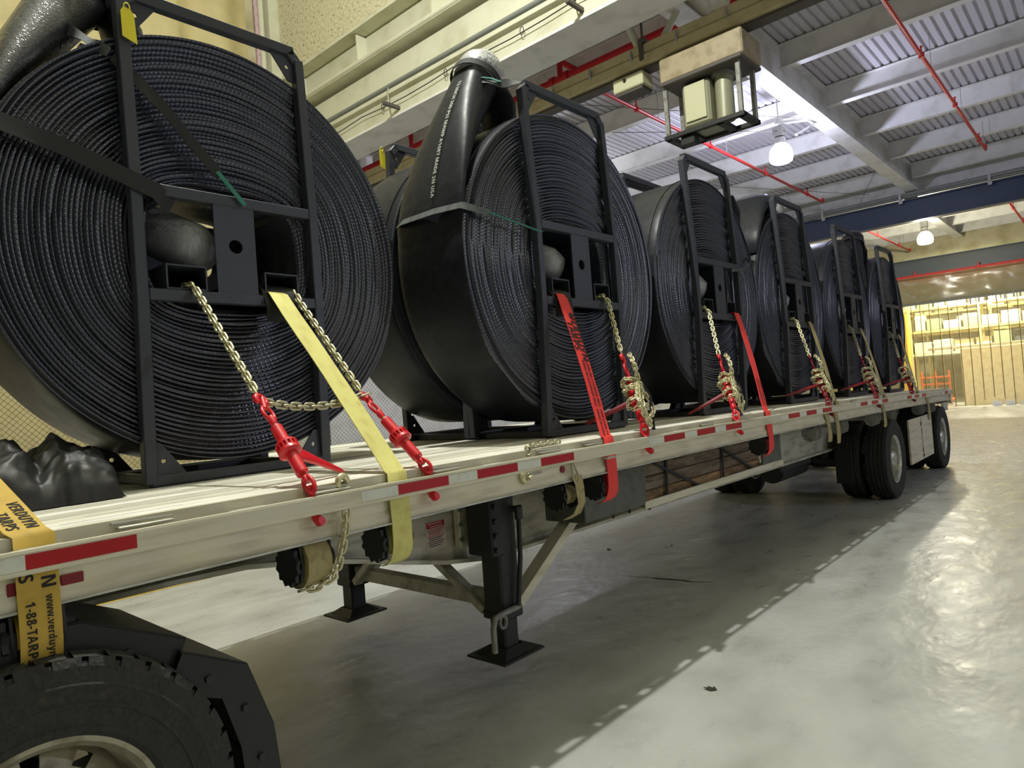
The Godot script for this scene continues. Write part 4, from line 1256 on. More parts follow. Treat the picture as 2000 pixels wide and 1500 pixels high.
func reel_frame() -> Node3D:
	var t := thing("reel_frame", "", "reel frame")
	var tb := 0.052
	for face in [1.0, -1.0]:
		var z := func(y: float) -> float: return face * (FD / 2 - tb / 2 + bulge(y))
		for s in [-1.0, 1.0]:
			var x: float = s * (FW / 2 - tb / 2)
			var m := mb()
			var ys := [0.02, 0.84, 1.36, FH - 0.07]
			for i in 3:
				m.bar(V(x, ys[i] - 0.004, z.call(ys[i])), V(x, ys[i + 1] + 0.004, z.call(ys[i + 1])), V(1, 0, 0), tb, tb, 0.004)
			# chamfered upper corner
			m.bar(V(x, FH - 0.085, z.call(FH)), V(x - s * 0.05, FH - tb / 2 - 0.004, z.call(FH)), V(0, 0, 1), tb, tb, 0.004)
			part(t, "post", m, M.frame, true)
		part(t, "top_bar", mb().box(V(0, FH - tb / 2, z.call(FH)), V(FW - 0.1, tb, tb), 0.004), M.frame, true)
		for y in [0.87, 1.355]:
			part(t, "crossbar", mb().box(V(0, y, z.call(y)), V(FW - tb * 2, tb, tb), 0.004), M.frame, true)
		var hp := mb()
		hp.holed(PackedVector2Array([Vector2(-0.1, 0.88), Vector2(0.1, 0.88), Vector2(0.1, 1.345), Vector2(-0.1, 1.345)]), Vector2(0, HUB), 0.034, Transform3D(Basis(), V(0, 0, z.call(HUB) - 0.005 + face * 0.012)), 0.01, 14)
		part(t, "hub_plate", hp, M.frame, true)
		part(t, "base_rail", mb().box(V(0, tb / 2, face * (FD / 2 - tb / 2)), V(FW - 0.04, tb, tb), 0.012), M.frame, true)
		for s in [-1.0, 1.0]:
			for up in [0.0, 1.0]:
				var cx: float = s * (FW / 2 - tb)
				var cy: float = tb if up == 0 else FH - tb
				var dy: float = 0.14 if up == 0 else -0.14
				var poly := PackedVector2Array([Vector2(cx, cy), Vector2(cx - s * 0.13, cy), Vector2(cx - s * 0.03, cy + dy), Vector2(cx, cy + dy)])
				if Geometry2D.is_polygon_clockwise(poly):
					poly.reverse()
				part(t, "gusset", mb().holed(poly, Vector2(cx - s * 0.035, cy + dy * 0.45), 0.011, Transform3D(Basis(), V(0, 0, z.call(cy) - 0.004)), 0.008, 8), M.frame, true)
	for s in [-1.0, 1.0]:
		# fork pockets: open square tubes on the lower crossbars
		var f := mb()
		var px: float = s * 0.235
		var py := 0.96
		for q in [[V(px - 0.088, py, 0), V(0.008, 0.11, FD + 0.03)], [V(px + 0.088, py, 0), V(0.008, 0.11, FD + 0.03)], [V(px, py + 0.055, 0), V(0.184, 0.008, FD + 0.03)], [V(px, py - 0.055, 0), V(0.184, 0.008, FD + 0.03)]]:
			f.box(q[0], q[1])
		part(t, "fork_pocket", f, M.frame, true)
		part(t, "base_tie", mb().box(V(s * (FW / 2 - 0.1), 0.022, 0), V(0.05, 0.044, FD - 0.1), 0.004), M.frame, true)
		part(t, "core_bar", mb().box(V(s * 0.3, 1.355, 0), V(0.04, 0.04, FD - 0.06)), M.frame, true)
	# dark plate closing the core at the back
	part(t, "core_plate", mb().holed(PackedVector2Array([Vector2(-0.4, 0.86), Vector2(0.4, 0.86), Vector2(0.4, 1.4), Vector2(-0.4, 1.4)]), Vector2(0.13, 1.16), 0.055, Transform3D(Basis(), V(0, 0, -FD / 2 + 0.06)), 0.008, 16), M.frame, true)
	return t

# One roll of flat hose: a spiral of N wraps from a flattened core to radius R
func coil_mesh(seed_: int, R: float, N: int, seg: int, W: float) -> ArrayMesh:
	var nz := noise(0.9, seed_, 2)
	var nz2 := noise(0.35, seed_ + 3, 2)
	var r_in := func(a: float) -> float:
		return 1.0 / pow(pow(absf(cos(a)) / 0.37, 3.4) + pow(absf(sin(a)) / 0.29, 3.4), 1 / 3.4)
	var rad := func(s: float, a: float) -> float:
		var f := clampf(s / N, 0, 1.04)
		var e := f + 0.006 * nz.get_noise_2d(s * 3.1, cos(a) * 0.8 + 5.0)
		return r_in.call(a) * (1 - e) + R * e
	# across one ridge: [-1..1, depth]; ridges differ in width, the gaps between are deep
	var prof := [[-1.0, -0.11], [-0.96, -0.02], [-0.6, -0.004], [0.0, 0.0], [0.6, -0.004], [0.96, -0.02], [1.0, -0.11]]
	var verts := PackedVector3Array()
	var uvs := PackedVector2Array()
	var norms := PackedVector3Array()
	var idx := PackedInt32Array()
	var np := prof.size()
	var total := N * seg
	var arc := 0.0
	for i in total + 1:
		var s := float(i) / seg
		var a := deg_to_rad(168) - TAU * s
		var ra: float = rad.call(s, a)
		var rb: float = rad.call(s + 1, a)
		arc += ra * TAU / seg
		var zo := 0.014 * nz.get_noise_2d(floorf(s + 0.02) * 11.0, 1.0) + 0.016 * nz2.get_noise_2d(s * 0.9, cos(a)) + 0.01 * nz.get_noise_2d(s * 0.5, sin(a) * 1.2)
		if s > N - 2.0: zo += 0.012
		var wide := clampf(0.52 + 0.62 * nz.get_noise_2d(floorf(s + 0.02) * 23.0, 9.0) + 0.14 * nz2.get_noise_2d(s * 1.3, 4.0), 0.26, 0.8)
		var dir := V(cos(a), sin(a), 0)
		for k in np:
			verts.append(dir * lerpf(ra, rb, 0.5 + 0.5 * wide * prof[k][0]) + V(0, 0, W / 2 + zo + prof[k][1]))
			uvs.append(Vector2(arc / 0.042, k / 6.0))
			var slope: float = [-2.5, -0.9, -0.25, 0.0, 0.25, 0.9, 2.5][k]
			norms.append((dir * slope + V(0, 0, 1)).normalized())
	for i in total:
		for k in np - 1:
			var A := i * np + k
			var B := A + 1
			var C := A + np + 1
			var D := A + np
			idx.append_array([A, B, C, A, C, D])
	# tunnel, rear face and the skin of the outermost wrap are plain
	var add_quad := func(a: Vector3, b: Vector3, c: Vector3, d: Vector3, n0: Vector3, n1: Vector3) -> void:
		var o := verts.size()
		verts.append_array([a, b, c, d])
		norms.append_array([n0, n1, n1, n0])
		uvs.append_array([Vector2(0, 0), Vector2(1, 0), Vector2(1, 1), Vector2(0, 1)])
		idx.append_array([o, o + 2, o + 1, o, o + 3, o + 2] if (b - a).cross(c - a).dot(n0) > 0 else [o, o + 1, o + 2, o, o + 2, o + 3])
	for i in seg:
		var a0 := deg_to_rad(168) - TAU * i / seg
		var a1 := deg_to_rad(168) - TAU * (i + 1) / seg
		var d0 := V(cos(a0), sin(a0), 0)
		var d1 := V(cos(a1), sin(a1), 0)
		var r0: float = rad.call(0, a0)
		var r1: float = rad.call(0, a1)
		add_quad.call(d0 * r0 + V(0, 0, W / 2 - 0.03), d1 * r1 + V(0, 0, W / 2 - 0.03), d1 * r1 - V(0, 0, W / 2), d0 * r0 - V(0, 0, W / 2), -d0, -d1)
		add_quad.call(d0 * r0 * 0.995 + V(0, 0, W / 2 - 0.075), d1 * r1 * 0.995 + V(0, 0, W / 2 - 0.075), d1 * (R + 0.012) + V(0, 0, W / 2 - 0.075), d0 * (R + 0.012) + V(0, 0, W / 2 - 0.075), V(0, 0, 1), V(0, 0, 1))
		for j in 12:
			var f0 := j / 12.0
			var f1 := (j + 1) / 12.0
			var z := -W / 2 + (0.012 if j % 2 else 0.0)
			add_quad.call(d0 * lerpf(r0, R, f0) + V(0, 0, z), d1 * lerpf(r1, R, f0) + V(0, 0, z), d1 * lerpf(r1, R, f1) + V(0, 0, z), d0 * lerpf(r0, R, f1) + V(0, 0, z), V(0, 0, -1), V(0, 0, -1))
	var arr := []
	arr.resize(Mesh.ARRAY_MAX)
	arr[Mesh.ARRAY_VERTEX] = verts
	arr[Mesh.ARRAY_NORMAL] = norms
	arr[Mesh.ARRAY_TEX_UV] = uvs
	arr[Mesh.ARRAY_INDEX] = idx
	var am := ArrayMesh.new()
	am.add_surface_from_arrays(Mesh.PRIMITIVE_TRIANGLES, arr)
	return am

# the smooth outside of the last wrap, with its two rounded edges
func skin_mesh(seed_: int, R: float, N: int, W: float) -> MB:
	var m := mb()
	m.smooth(0)
	var nz := noise(0.6, seed_ + 9, 2)
	var zs := [-W / 2, -W / 2 + 0.006, -W / 2 + 0.02, -W / 2 + 0.06, -W / 6, W / 6, W / 2 - 0.06, W / 2 - 0.016, W / 2 + 0.004, W / 2 + 0.012]
	var dr := [-0.03, -0.012, -0.003, 0.001, 0.004, 0.004, 0.001, -0.004, -0.014, -0.034]
	var n := 120
	var pitch := R / N * 0.7
	var P := func(i: int, k: int) -> Vector3:
		var s := float(i) / n
		var a := deg_to_rad(168) - TAU * s
		var r: float = R + pitch * s + dr[k] + 0.006 * nz.get_noise_2d(cos(a) * 2, sin(a) * 2 + zs[k] * 2)
		return V(r * cos(a), r * sin(a), zs[k])
	for i in n:
		for k in zs.size() - 1:
			m.quad(P.call(i, k), P.call(i, k + 1), P.call(i + 1, k + 1), P.call(i + 1, k))
	return m

# kinds of outer end: 1 a neck rising to the frame top, 2 a flap folded over the top, 3 a wrapped end at the right
func outer_end(t: Node3D, kind: int, W: float, R: float, film_cap: Material) -> void:
	var zz := V(0, 0, 1)
	if kind == 1:
		var s := [[-0.985, -0.24, 0.5, 0.02], [-1.02, 0.02, 0.5, 0.024], [-1.01, 0.26, 0.495, 0.03], [-0.95, 0.48, 0.47, 0.042], [-0.86, 0.68, 0.42, 0.065], [-0.75, 0.87, 0.345, 0.095], [-0.64, 1.03, 0.28, 0.12], [-0.56, 1.15, 0.25, 0.13], [-0.5, 1.24, 0.245, 0.14]]
		var secs := []
		for i in s.size():
			var p0 = s[maxi(i - 1, 0)]; var p1 = s[mini(i + 1, s.size() - 1)]
			var d := V(p1[0] - p0[0], p1[1] - p0[1], 0).normalized()
			secs.append([V(s[i][0], s[i][1], 0) * (R / 1.02), zz * s[i][2] * W, V(-d.y, d.x, 0) * s[i][3]])
		part(t, "neck", mb().loft(secs, 28, 0.75), M.neck_film if R < 1.01 else M.hose_skin, true)
		var tipd := V(0.52, 0.85, 0).normalized()
		var c: Vector3 = secs[-1][0]
		var nn := V(-tipd.y, tipd.x, 0)
		var cap := [[c - tipd * 0.03, zz * 0.155, nn * 0.15], [c + tipd * 0.05, zz * 0.165, nn * 0.162], [c + tipd * 0.12, zz * 0.155, nn * 0.15], [c + tipd * 0.17, zz * 0.12, nn * 0.115], [c + tipd * 0.195, zz * 0.06, nn * 0.055], [c + tipd * 0.2, zz * 0.01, nn * 0.01]]
		part(t, "wrapped_end", mb().loft(cap, 24, 0.95), film_cap, true)
		var fold := [[c + V(0.1, -0.02, 0.02), zz * 0.13, nn * 0.08], [c + V(0.16, -0.13, 0.02), zz * 0.15, nn * 0.1], [c + V(0.17, -0.24, 0.02), zz * 0.14, nn * 0.08], [c + V(0.12, -0.33, 0.02), zz * 0.1, nn * 0.03]]
		part(t, "folded_lobe", mb().loft(fold, 20, 0.9), M.hose_skin, true)
		var band := []
		for k in 25:
			var a := TAU * k / 24
			band.append(c - tipd * 0.015 + (zz * cos(a) + nn * sin(a)) * 0.172)
		part(t, "end_band", mb().ribbon(band, tipd, 0.045, 0.006), M.webbing_black, true)
	elif kind == 2:
		var s := [[-0.92, 0.48, 0.5, 0.02], [-0.76, 0.76, 0.5, 0.035], [-0.6, 0.97, 0.49, 0.06], [-0.42, 1.1, 0.46, 0.085], [-0.24, 1.16, 0.4, 0.1], [-0.08, 1.14, 0.3, 0.1], [0.03, 1.08, 0.2, 0.08]]
		var secs := []
		for i in s.size():
			var p0 = s[maxi(i - 1, 0)]; var p1 = s[mini(i + 1, s.size() - 1)]
			var d := V(p1[0] - p0[0], p1[1] - p0[1], 0).normalized()
			secs.append([V(s[i][0], s[i][1], 0), zz * s[i][2] * W, V(-d.y, d.x, 0) * s[i][3]])
		part(t, "folded_flap", mb().loft(secs, 28, 0.7), M.hose_skin, true)
		var c := V(0.08, 1.08, 0.12)
		part(t, "wrapped_end", mb().loft([[c - V(0.1, 0, 0), V(0, 0, 0.12), V(0, 0.09, 0)], [c, V(0, 0, 0.14), V(0, 0.12, 0)], [c + V(0.08, -0.04, 0), V(0, 0, 0.1), V(0, 0.08, 0)], [c + V(0.12, -0.06, 0), V(0, 0, 0.02), V(0, 0.02, 0)]], 16), film_cap, true)
	elif kind == 3:
		var s := [[0.5, 0.93, 0.5, 0.03], [0.68, 0.82, 0.46, 0.05], [0.8, 0.68, 0.36, 0.075], [0.88, 0.52, 0.26, 0.085], [0.93, 0.36, 0.22, 0.08]]
		var secs := []
		for i in s.size():
			var p0 = s[maxi(i - 1, 0)]; var p1 = s[mini(i + 1, s.size() - 1)]
			var d := V(p1[0] - p0[0], p1[1] - p0[1], 0).normalized()
			secs.append([V(s[i][0], s[i][1], 0.06), zz * s[i][2] * W, V(-d.y, d.x, 0) * s[i][3]])
		part(t, "folded_flap", mb().loft(secs, 24, 0.75), M.hose_skin, true)
		part(t, "wrapped_end", mb().loft([[V(0.93, 0.4, 0.1), V(0, 0, 0.14), V(0.09, 0, 0)], [V(0.95, 0.3, 0.1), V(0, 0, 0.13), V(0.08, 0, 0)], [V(0.95, 0.2, 0.1), V(0, 0, 0.07), V(0.04, 0, 0)]], 16), film_cap, true)

func core_end(t: Node3D) -> void:
	# the inner end of the hose, shrink wrapped, lying in the hub
	var d := V(0.25, -0.3, 0.5).normalized()
	var x := V(0, 1, 0).cross(d).normalized()
	var y := d.cross(x)
	var c := V(-0.18, 0.07, 0.1)
	part(t, "inner_end", mb().loft([[c - d * 0.28, x * 0.1, y * 0.1], [c - d * 0.1, x * 0.125, y * 0.12], [c + d * 0.12, x * 0.13, y * 0.125], [c + d * 0.2, x * 0.1, y * 0.09], [c + d * 0.22, x * 0.03, y * 0.03]], 20, 0.95), M.film, true)

func coil(called: String, label: String, at: Vector3, mesh: ArrayMesh, skin: ArrayMesh, kind: int, R: float, W: float, film_cap: Material) -> Node3D:
	var t := thing(called, label, "hose roll", at, "rolls of black hose on the trailer")
	part(t, "wound_hose", mesh, M.hose, true)
	part(t, "outer_wrap", skin, M.hose_skin, true)
	core_end(t)
	outer_end(t, kind, W, R, film_cap)
	return t

const REELS := [1.585, 3.78, 5.90, 7.94, 10.02, 12.13]
func bed(x: float) -> float:
	return H(x) + 0.031

func reels() -> void:
	var f0 := reel_frame()
	var W := 0.6
	var cm := coil_mesh(11, 1.02, 33, 108, W)
	var cm1 := coil_mesh(23, 1.0, 33, 132, W)
	var cm3 := coil_mesh(37, 1.0, 31, 96, W)
	var sk := skin_mesh(11, 1.02, 33, W).done()
	var sk1 := skin_mesh(23, 1.0, 33, W).done()
	var sk3 := skin_mesh(37, 1.0, 31, W).done()
	var where := ["nearest reel, standing single", "second reel from the left", "third reel from the left", "fourth reel from the left", "fifth reel from the left", "last reel by the tail"]
	var film_dark := mat(Color(0.13, 0.135, 0.15), 0.14)
	for i in 6:
		var x: float = REELS[i]
		var y := bed(x)
		var zf := -0.83 - 0.44 if i == 0 else -0.82
		var at := V(x, y, zf)
		var fl: String = "black square tube reel frame, " + where[i] + (", front of its pair" if i else "")
		if i == 0:
			f0.position = at
			f0.scale = V(1, 0.968, 1)
			f0.set_meta("label", fl)
			f0.set_meta("group", "reel frames on the trailer")
		else:
			copy_of(f0, "reel_frame", fl, at, 0.0, "reel frames on the trailer")
			copy_of(f0, "reel_frame", "black square tube reel frame behind the front one, " + where[i], V(x, y, -1.53), 0.0, "reel frames on the trailer")
		var names := ["huge black hose roll nearest the camera, filling the upper left", "black hose roll with a tall tied neck, second from the left", "black hose roll with a wrapped end at its right edge, third from the left", "black hose roll with a folded flap over its top, fourth from the left", "black hose roll with no neck shining at its top, fifth from the left", "black hose roll with a dark wrapped ball on top, last by the tail"]
		var kinds := [1, 1, 3, 2, 0, 1]
		var big := i == 0
		coil("hose_roll", names[i], at + V(0, HUB * (1.0 if i else 0.968), 0.0), cm1 if big else (cm if i % 2 else cm3), sk1 if big else (sk if i % 2 else sk3), kinds[i], 1.0 if big else 1.02, W, film_dark if i == 5 else M.film)
		if i:
			coil("hose_roll", "black hose roll standing behind the front one, " + where[i], V(x, y + HUB, -1.53), cm3 if i % 2 else cm, sk3 if i % 2 else sk, 0, 1.02, W, M.film)

# ---------------------------------------------------------------- chains, binders, straps
var link_meshes := {}

func link_mesh(pitch: float, r: float) -> ArrayMesh:
	var key := "%f_%f" % [pitch, r]
	if not link_meshes.has(key):
		var pts := []
		var hl := (pitch - 0.004) / 2
		var hw := r * 2.15
		for k in 9:
			var a := PI * k / 8
			pts.append(V(hw * cos(a), 0, hl - hw + r + hw * sin(a)))
		for k in 9:
			var a := PI + PI * k / 8
			pts.append(V(hw * cos(a), 0, -hl + hw - r + hw * sin(a)))
		link_meshes[key] = mb().loop(pts, r, 6, V(0, 1, 0)).done()
	return link_meshes[key]

func links(t: Node3D, pts: Array, m: Material, pitch := 0.032, r := 0.0058, twist := 0.0, first := 0) -> void:
	var mesh := link_mesh(pitch + 0.012, r)
	var al := 0.0
	var next := pitch / 2
	var n := first
	for i in pts.size() - 1:
		var L: float = pts[i].distance_to(pts[i + 1])
		while next <= al + L and L > 0:
			var p: Vector3 = pts[i].lerp(pts[i + 1], (next - al) / L)
			var d: Vector3 = (pts[i + 1] - pts[i]).normalized()
			var x := d.cross(p - V(0.0, 1.66, 2.23)).normalized()
			var b := Basis(x, d.cross(x), d) * Basis(V(0, 0, 1), twist + (PI / 2 if n % 2 else 0.0))
			var o := part(t, "chain_link", mesh, m, true)
			o.transform = Transform3D(b, p - t.position)
			next += pitch
			n += 1
		al += L

func sagged(a: Vector3, b: Vector3, sag: float, n := 12) -> Array:
	var out := []
	for i in n + 1:
		var s := float(i) / n
		out.append(a.lerp(b, s) - Vector3.UP * sag * 4 * s * (1 - s))
	return out

# a red ratchet binder from its upper hook at a to its lower ring at b; the handle lies towards h
func binder(label: String, a: Vector3, b: Vector3, h: Vector3, paint: Material, h_paint: Material = null) -> void:
	var t := thing("load_binder", label, "load binder", b, "red ratchet load binders")
	var L := a.distance_to(b)
	var d := (b - a) / L
	var s := d.cross(V(0.3, 0.2, 1)).normalized()
	var u := s.cross(d)
	var at := func(f: float, x := 0.0, y := 0.0) -> Vector3: return a + d * L * f + s * x + u * y
	# upper hook
	var hk := []
	for k in 10:
		var g := -0.5 + 4.2 * k / 9.0
		hk.append(at.call(0.05, 0.024 * cos(g), 0.0) - d * 0.028 * sin(g))
	part(t, "grab_hook", mb().tube(hk, [0.009, 0.012, 0.014, 0.015, 0.015, 0.014, 0.013, 0.012, 0.012, 0.012], 8).tube([at.call(0.02, -0.01), at.call(0.14)], [0.015, 0.011], 8), paint)
	var ring := func(f0: float, f1: float, w: float, face: Vector3) -> MB:
		var c: Vector3 = at.call((f0 + f1) / 2)
		var hl := (f1 - f0) * L / 2
		return mb().loop(range(16).map(func(k): return c + d * hl * sin(TAU * k / 16) + face * w * cos(TAU * k / 16)), 0.008, 8, d.cross(face))
	part(t, "link_ring", ring.call(0.12, 0.28, 0.026, s), paint)
	part(t, "eye_bolt", mb().tube([at.call(0.24), at.call(0.3), at.call(0.33)], [0.014, 0.016, 0.012], 10), paint)
	part(t, "screw", mb().tube([at.call(0.32), at.call(0.4)], 0.01, 10).tube([at.call(0.84), at.call(0.91)], 0.01, 10), M.zinc_dull)
	part(t, "barrel", mb().lathe([[0.0, 0.0], [0.023, 0.0], [0.024, 0.004], [0.024, 0.2 * L], [0.0, 0.2 * L]], Transform3D(Basis(s, d, u), at.call(0.36)), 18), paint)
	part(t, "barrel", mb().lathe([[0.0, 0.0], [0.024, 0.0], [0.024, 0.22 * L], [0.021, 0.235 * L], [0.0, 0.235 * L]], Transform3D(Basis(s, d, u), at.call(0.64)), 18), paint)
	var g := mb().lathe([[0.02, 0.0], [0.041, 0.002], [0.044, 0.008], [0.044, 0.014], [0.036, 0.016], [0.036, 0.034], [0.044, 0.036], [0.046, 0.05], [0.03, 0.058], [0.02, 0.058]], Transform3D(Basis(s, d, u), at.call(0.54)), 24)
	for k in 16:
		var q := TAU * k / 16
		g.bar(at.call(0.54, 0.039 * cos(q), 0.039 * sin(q)) + d * 0.012, at.call(0.54, 0.039 * cos(q), 0.039 * sin(q)) + d * 0.036, s * cos(q) + u * sin(q), 0.009, 0.007)
	part(t, "ratchet_gear", g, paint)
	var h0: Vector3 = at.call(0.6)
	var hd := (h - h0).normalized()
	var hs := hd.cross(d).normalized()
	var th := 0.5 if h_paint else 1.0
	var hb := mb().loft([[h0 + hd * 0.02, d * 0.044 * th, hs * 0.012], [h0 + hd * 0.07, d * 0.038 * th, hs * 0.011], [h0.lerp(h, 0.5), d * lerpf(0.016, 0.024, th * 2 - 1), hs * 0.009], [h0.lerp(h, 0.93), d * 0.012, hs * 0.008], [h, d * 0.008, hs * 0.005]], 12, 0.7)
	part(t, "handle", hb, h_paint if h_paint else paint)
	part(t, "eye_bolt", mb().tube([at.call(0.88), at.call(0.92), at.call(0.95)], [0.011, 0.015, 0.013], 10), paint)
	part(t, "link_ring", ring.call(0.9, 1.06, 0.022, u), paint)
	# lower hook: round the rub rail from inside, its end shows under the rail
	var hy := H(b.x)
	var hk2 := [at.call(0.99), V(b.x + 0.006, hy + 0.01, -0.034), V(b.x + 0.01, hy - 0.05, -0.034), V(b.x + 0.014, hy - 0.082, -0.026), V(b.x + 0.016, hy - 0.094, -0.006), V(b.x + 0.018, hy - 0.09, 0.006)]
	part(t, "rail_hook", mb().tube(hk2, [0.012, 0.014, 0.015, 0.018, 0.021, 0.016], 10), paint)

# a strap from the frame's lower crossbar over the bed's edge to its winch
func strap(label: String, top: Vector3, xb: float, m: Material, to_winch := true, printed := "") -> Node3D:
	var t := thing("tie_down_strap", label, "strap", V(xb, H(xb), -0.05), "winch straps holding the reels")
	var e := V(xb, H(xb) + 0.042, -0.058)
	var pts := [V(top.x, top.y + 0.01, top.z - 0.12), V(top.x, top.y + 0.022, top.z - 0.03), V(top.x, top.y + 0.016, top.z + 0.008)]
	for k in range(1, 8):
		pts.append(V(top.x, top.y, top.z + 0.016).lerp(e, k / 8.0) + V(0, 0, 0.012 * sin(PI * k / 8.0)))
	pts.append_array([e, V(xb, H(xb) + 0.032, -0.04), V(xb, H(xb) - 0.07, -0.034)])
	if to_winch:
		pts.append_array([V(xb, H(xb) - 0.16, -0.03), V(xb, H(xb) - 0.25, -0.03)])
		for k in 5:
			var a := PI * k / 8
			pts.append(V(xb, H(xb) - 0.25 - 0.1 * sin(a), -0.12 + 0.09 * cos(a)))
	part(t, "strap_web", mb().ribbon(pts, V(1, 0, 0), 0.1, 0.004, 0.0015), m)
	return t

# lettering along a straight strap: s metres below its top end, side metres across
func strap_print(t: Node3D, top: Vector3, xb: float, s: float, side: float, text: String, height: float, bold := true) -> void:
	var a := V(top.x, top.y, top.z + 0.016)
	var e := V(xb, H(xb) + 0.042, -0.058)
	var d := (e - a).normalized()
	var ac := V(1, 0, 0)
	ac = (ac - d * ac.dot(d)).normalized()
	var n := ac.cross(d)
	if n.z < 0: n = -n
	var L := a.distance_to(e)
	var place := func(x: float, y: float) -> Vector3:
		var q := (s + x) / L
		return a + d * (s + x) + ac * (side + y) + n * 0.0045 + V(0, 0, 0.012 * sin(PI * clampf(q, 0, 1)))
	part(t, "strap_lettering", letters(text, height, place, bold), M.print_black)

# a chain hung up in loops round a binder
func chain_bundle(label: String, a: Vector3, b: Vector3, turns: float, loops: Array, m: Material, seed_: int) -> void:
	var t := thing("chain_bundle", label, "chain", b, "slack chain ends bundled on the binders")
	rng.seed = seed_
	var d := (b - a).normalized()
	var s := d.cross(V(0.3, 0.2, 1)).normalized()
	var u := s.cross(d)
	var pts := []
	var n := int(turns * 14)
	for k in n + 1:
		var f := float(k) / n
		var g := TAU * turns * f
		var rr := 0.05 + 0.012 * sin(f * 17.0 + seed_)
		pts.append(a.lerp(b, 0.34 + 0.4 * absf(fmod(f * 1.7, 2.0) - 1.0)) + (s * cos(g) + u * sin(g)) * rr)
	links(t, pts, m, 0.032, 0.0058, 0.5)
	for l in loops:
		var p := a.lerp(b, l[0]) + u * 0.05
		var q := a.lerp(b, l[1]) + u * 0.055
		var lp := []
		for k in 15:
			var f := k / 14.0
			lp.append(p.lerp(q, f) + s * l[2] * sin(PI * f) - Vector3.UP * l[3] * sin(PI * f) + u * 0.02 * sin(PI * f))
		links(t, lp, m, 0.032, 0.0058, 0.3)

func zinc_hook(label: String, c: Vector3, ax: Basis) -> void:
	var t := thing("grab_hook", label, "hook", c)
	var pts := []
	for k in 13:
		var a := -0.6 + 4.6 * k / 12.0
		pts.append(c + ax * V(0.024 * cos(a), 0.024 * sin(a), 0))
	part(t, "hook_body", mb().tube(pts, [0.008, 0.011, 0.013, 0.014, 0.014, 0.014, 0.014, 0.014, 0.013, 0.012, 0.011, 0.01, 0.009], 8).tube([c + ax * V(-0.012, -0.024, 0), c + ax * V(0.01, -0.055, 0)], 0.011, 8), M.zinc)

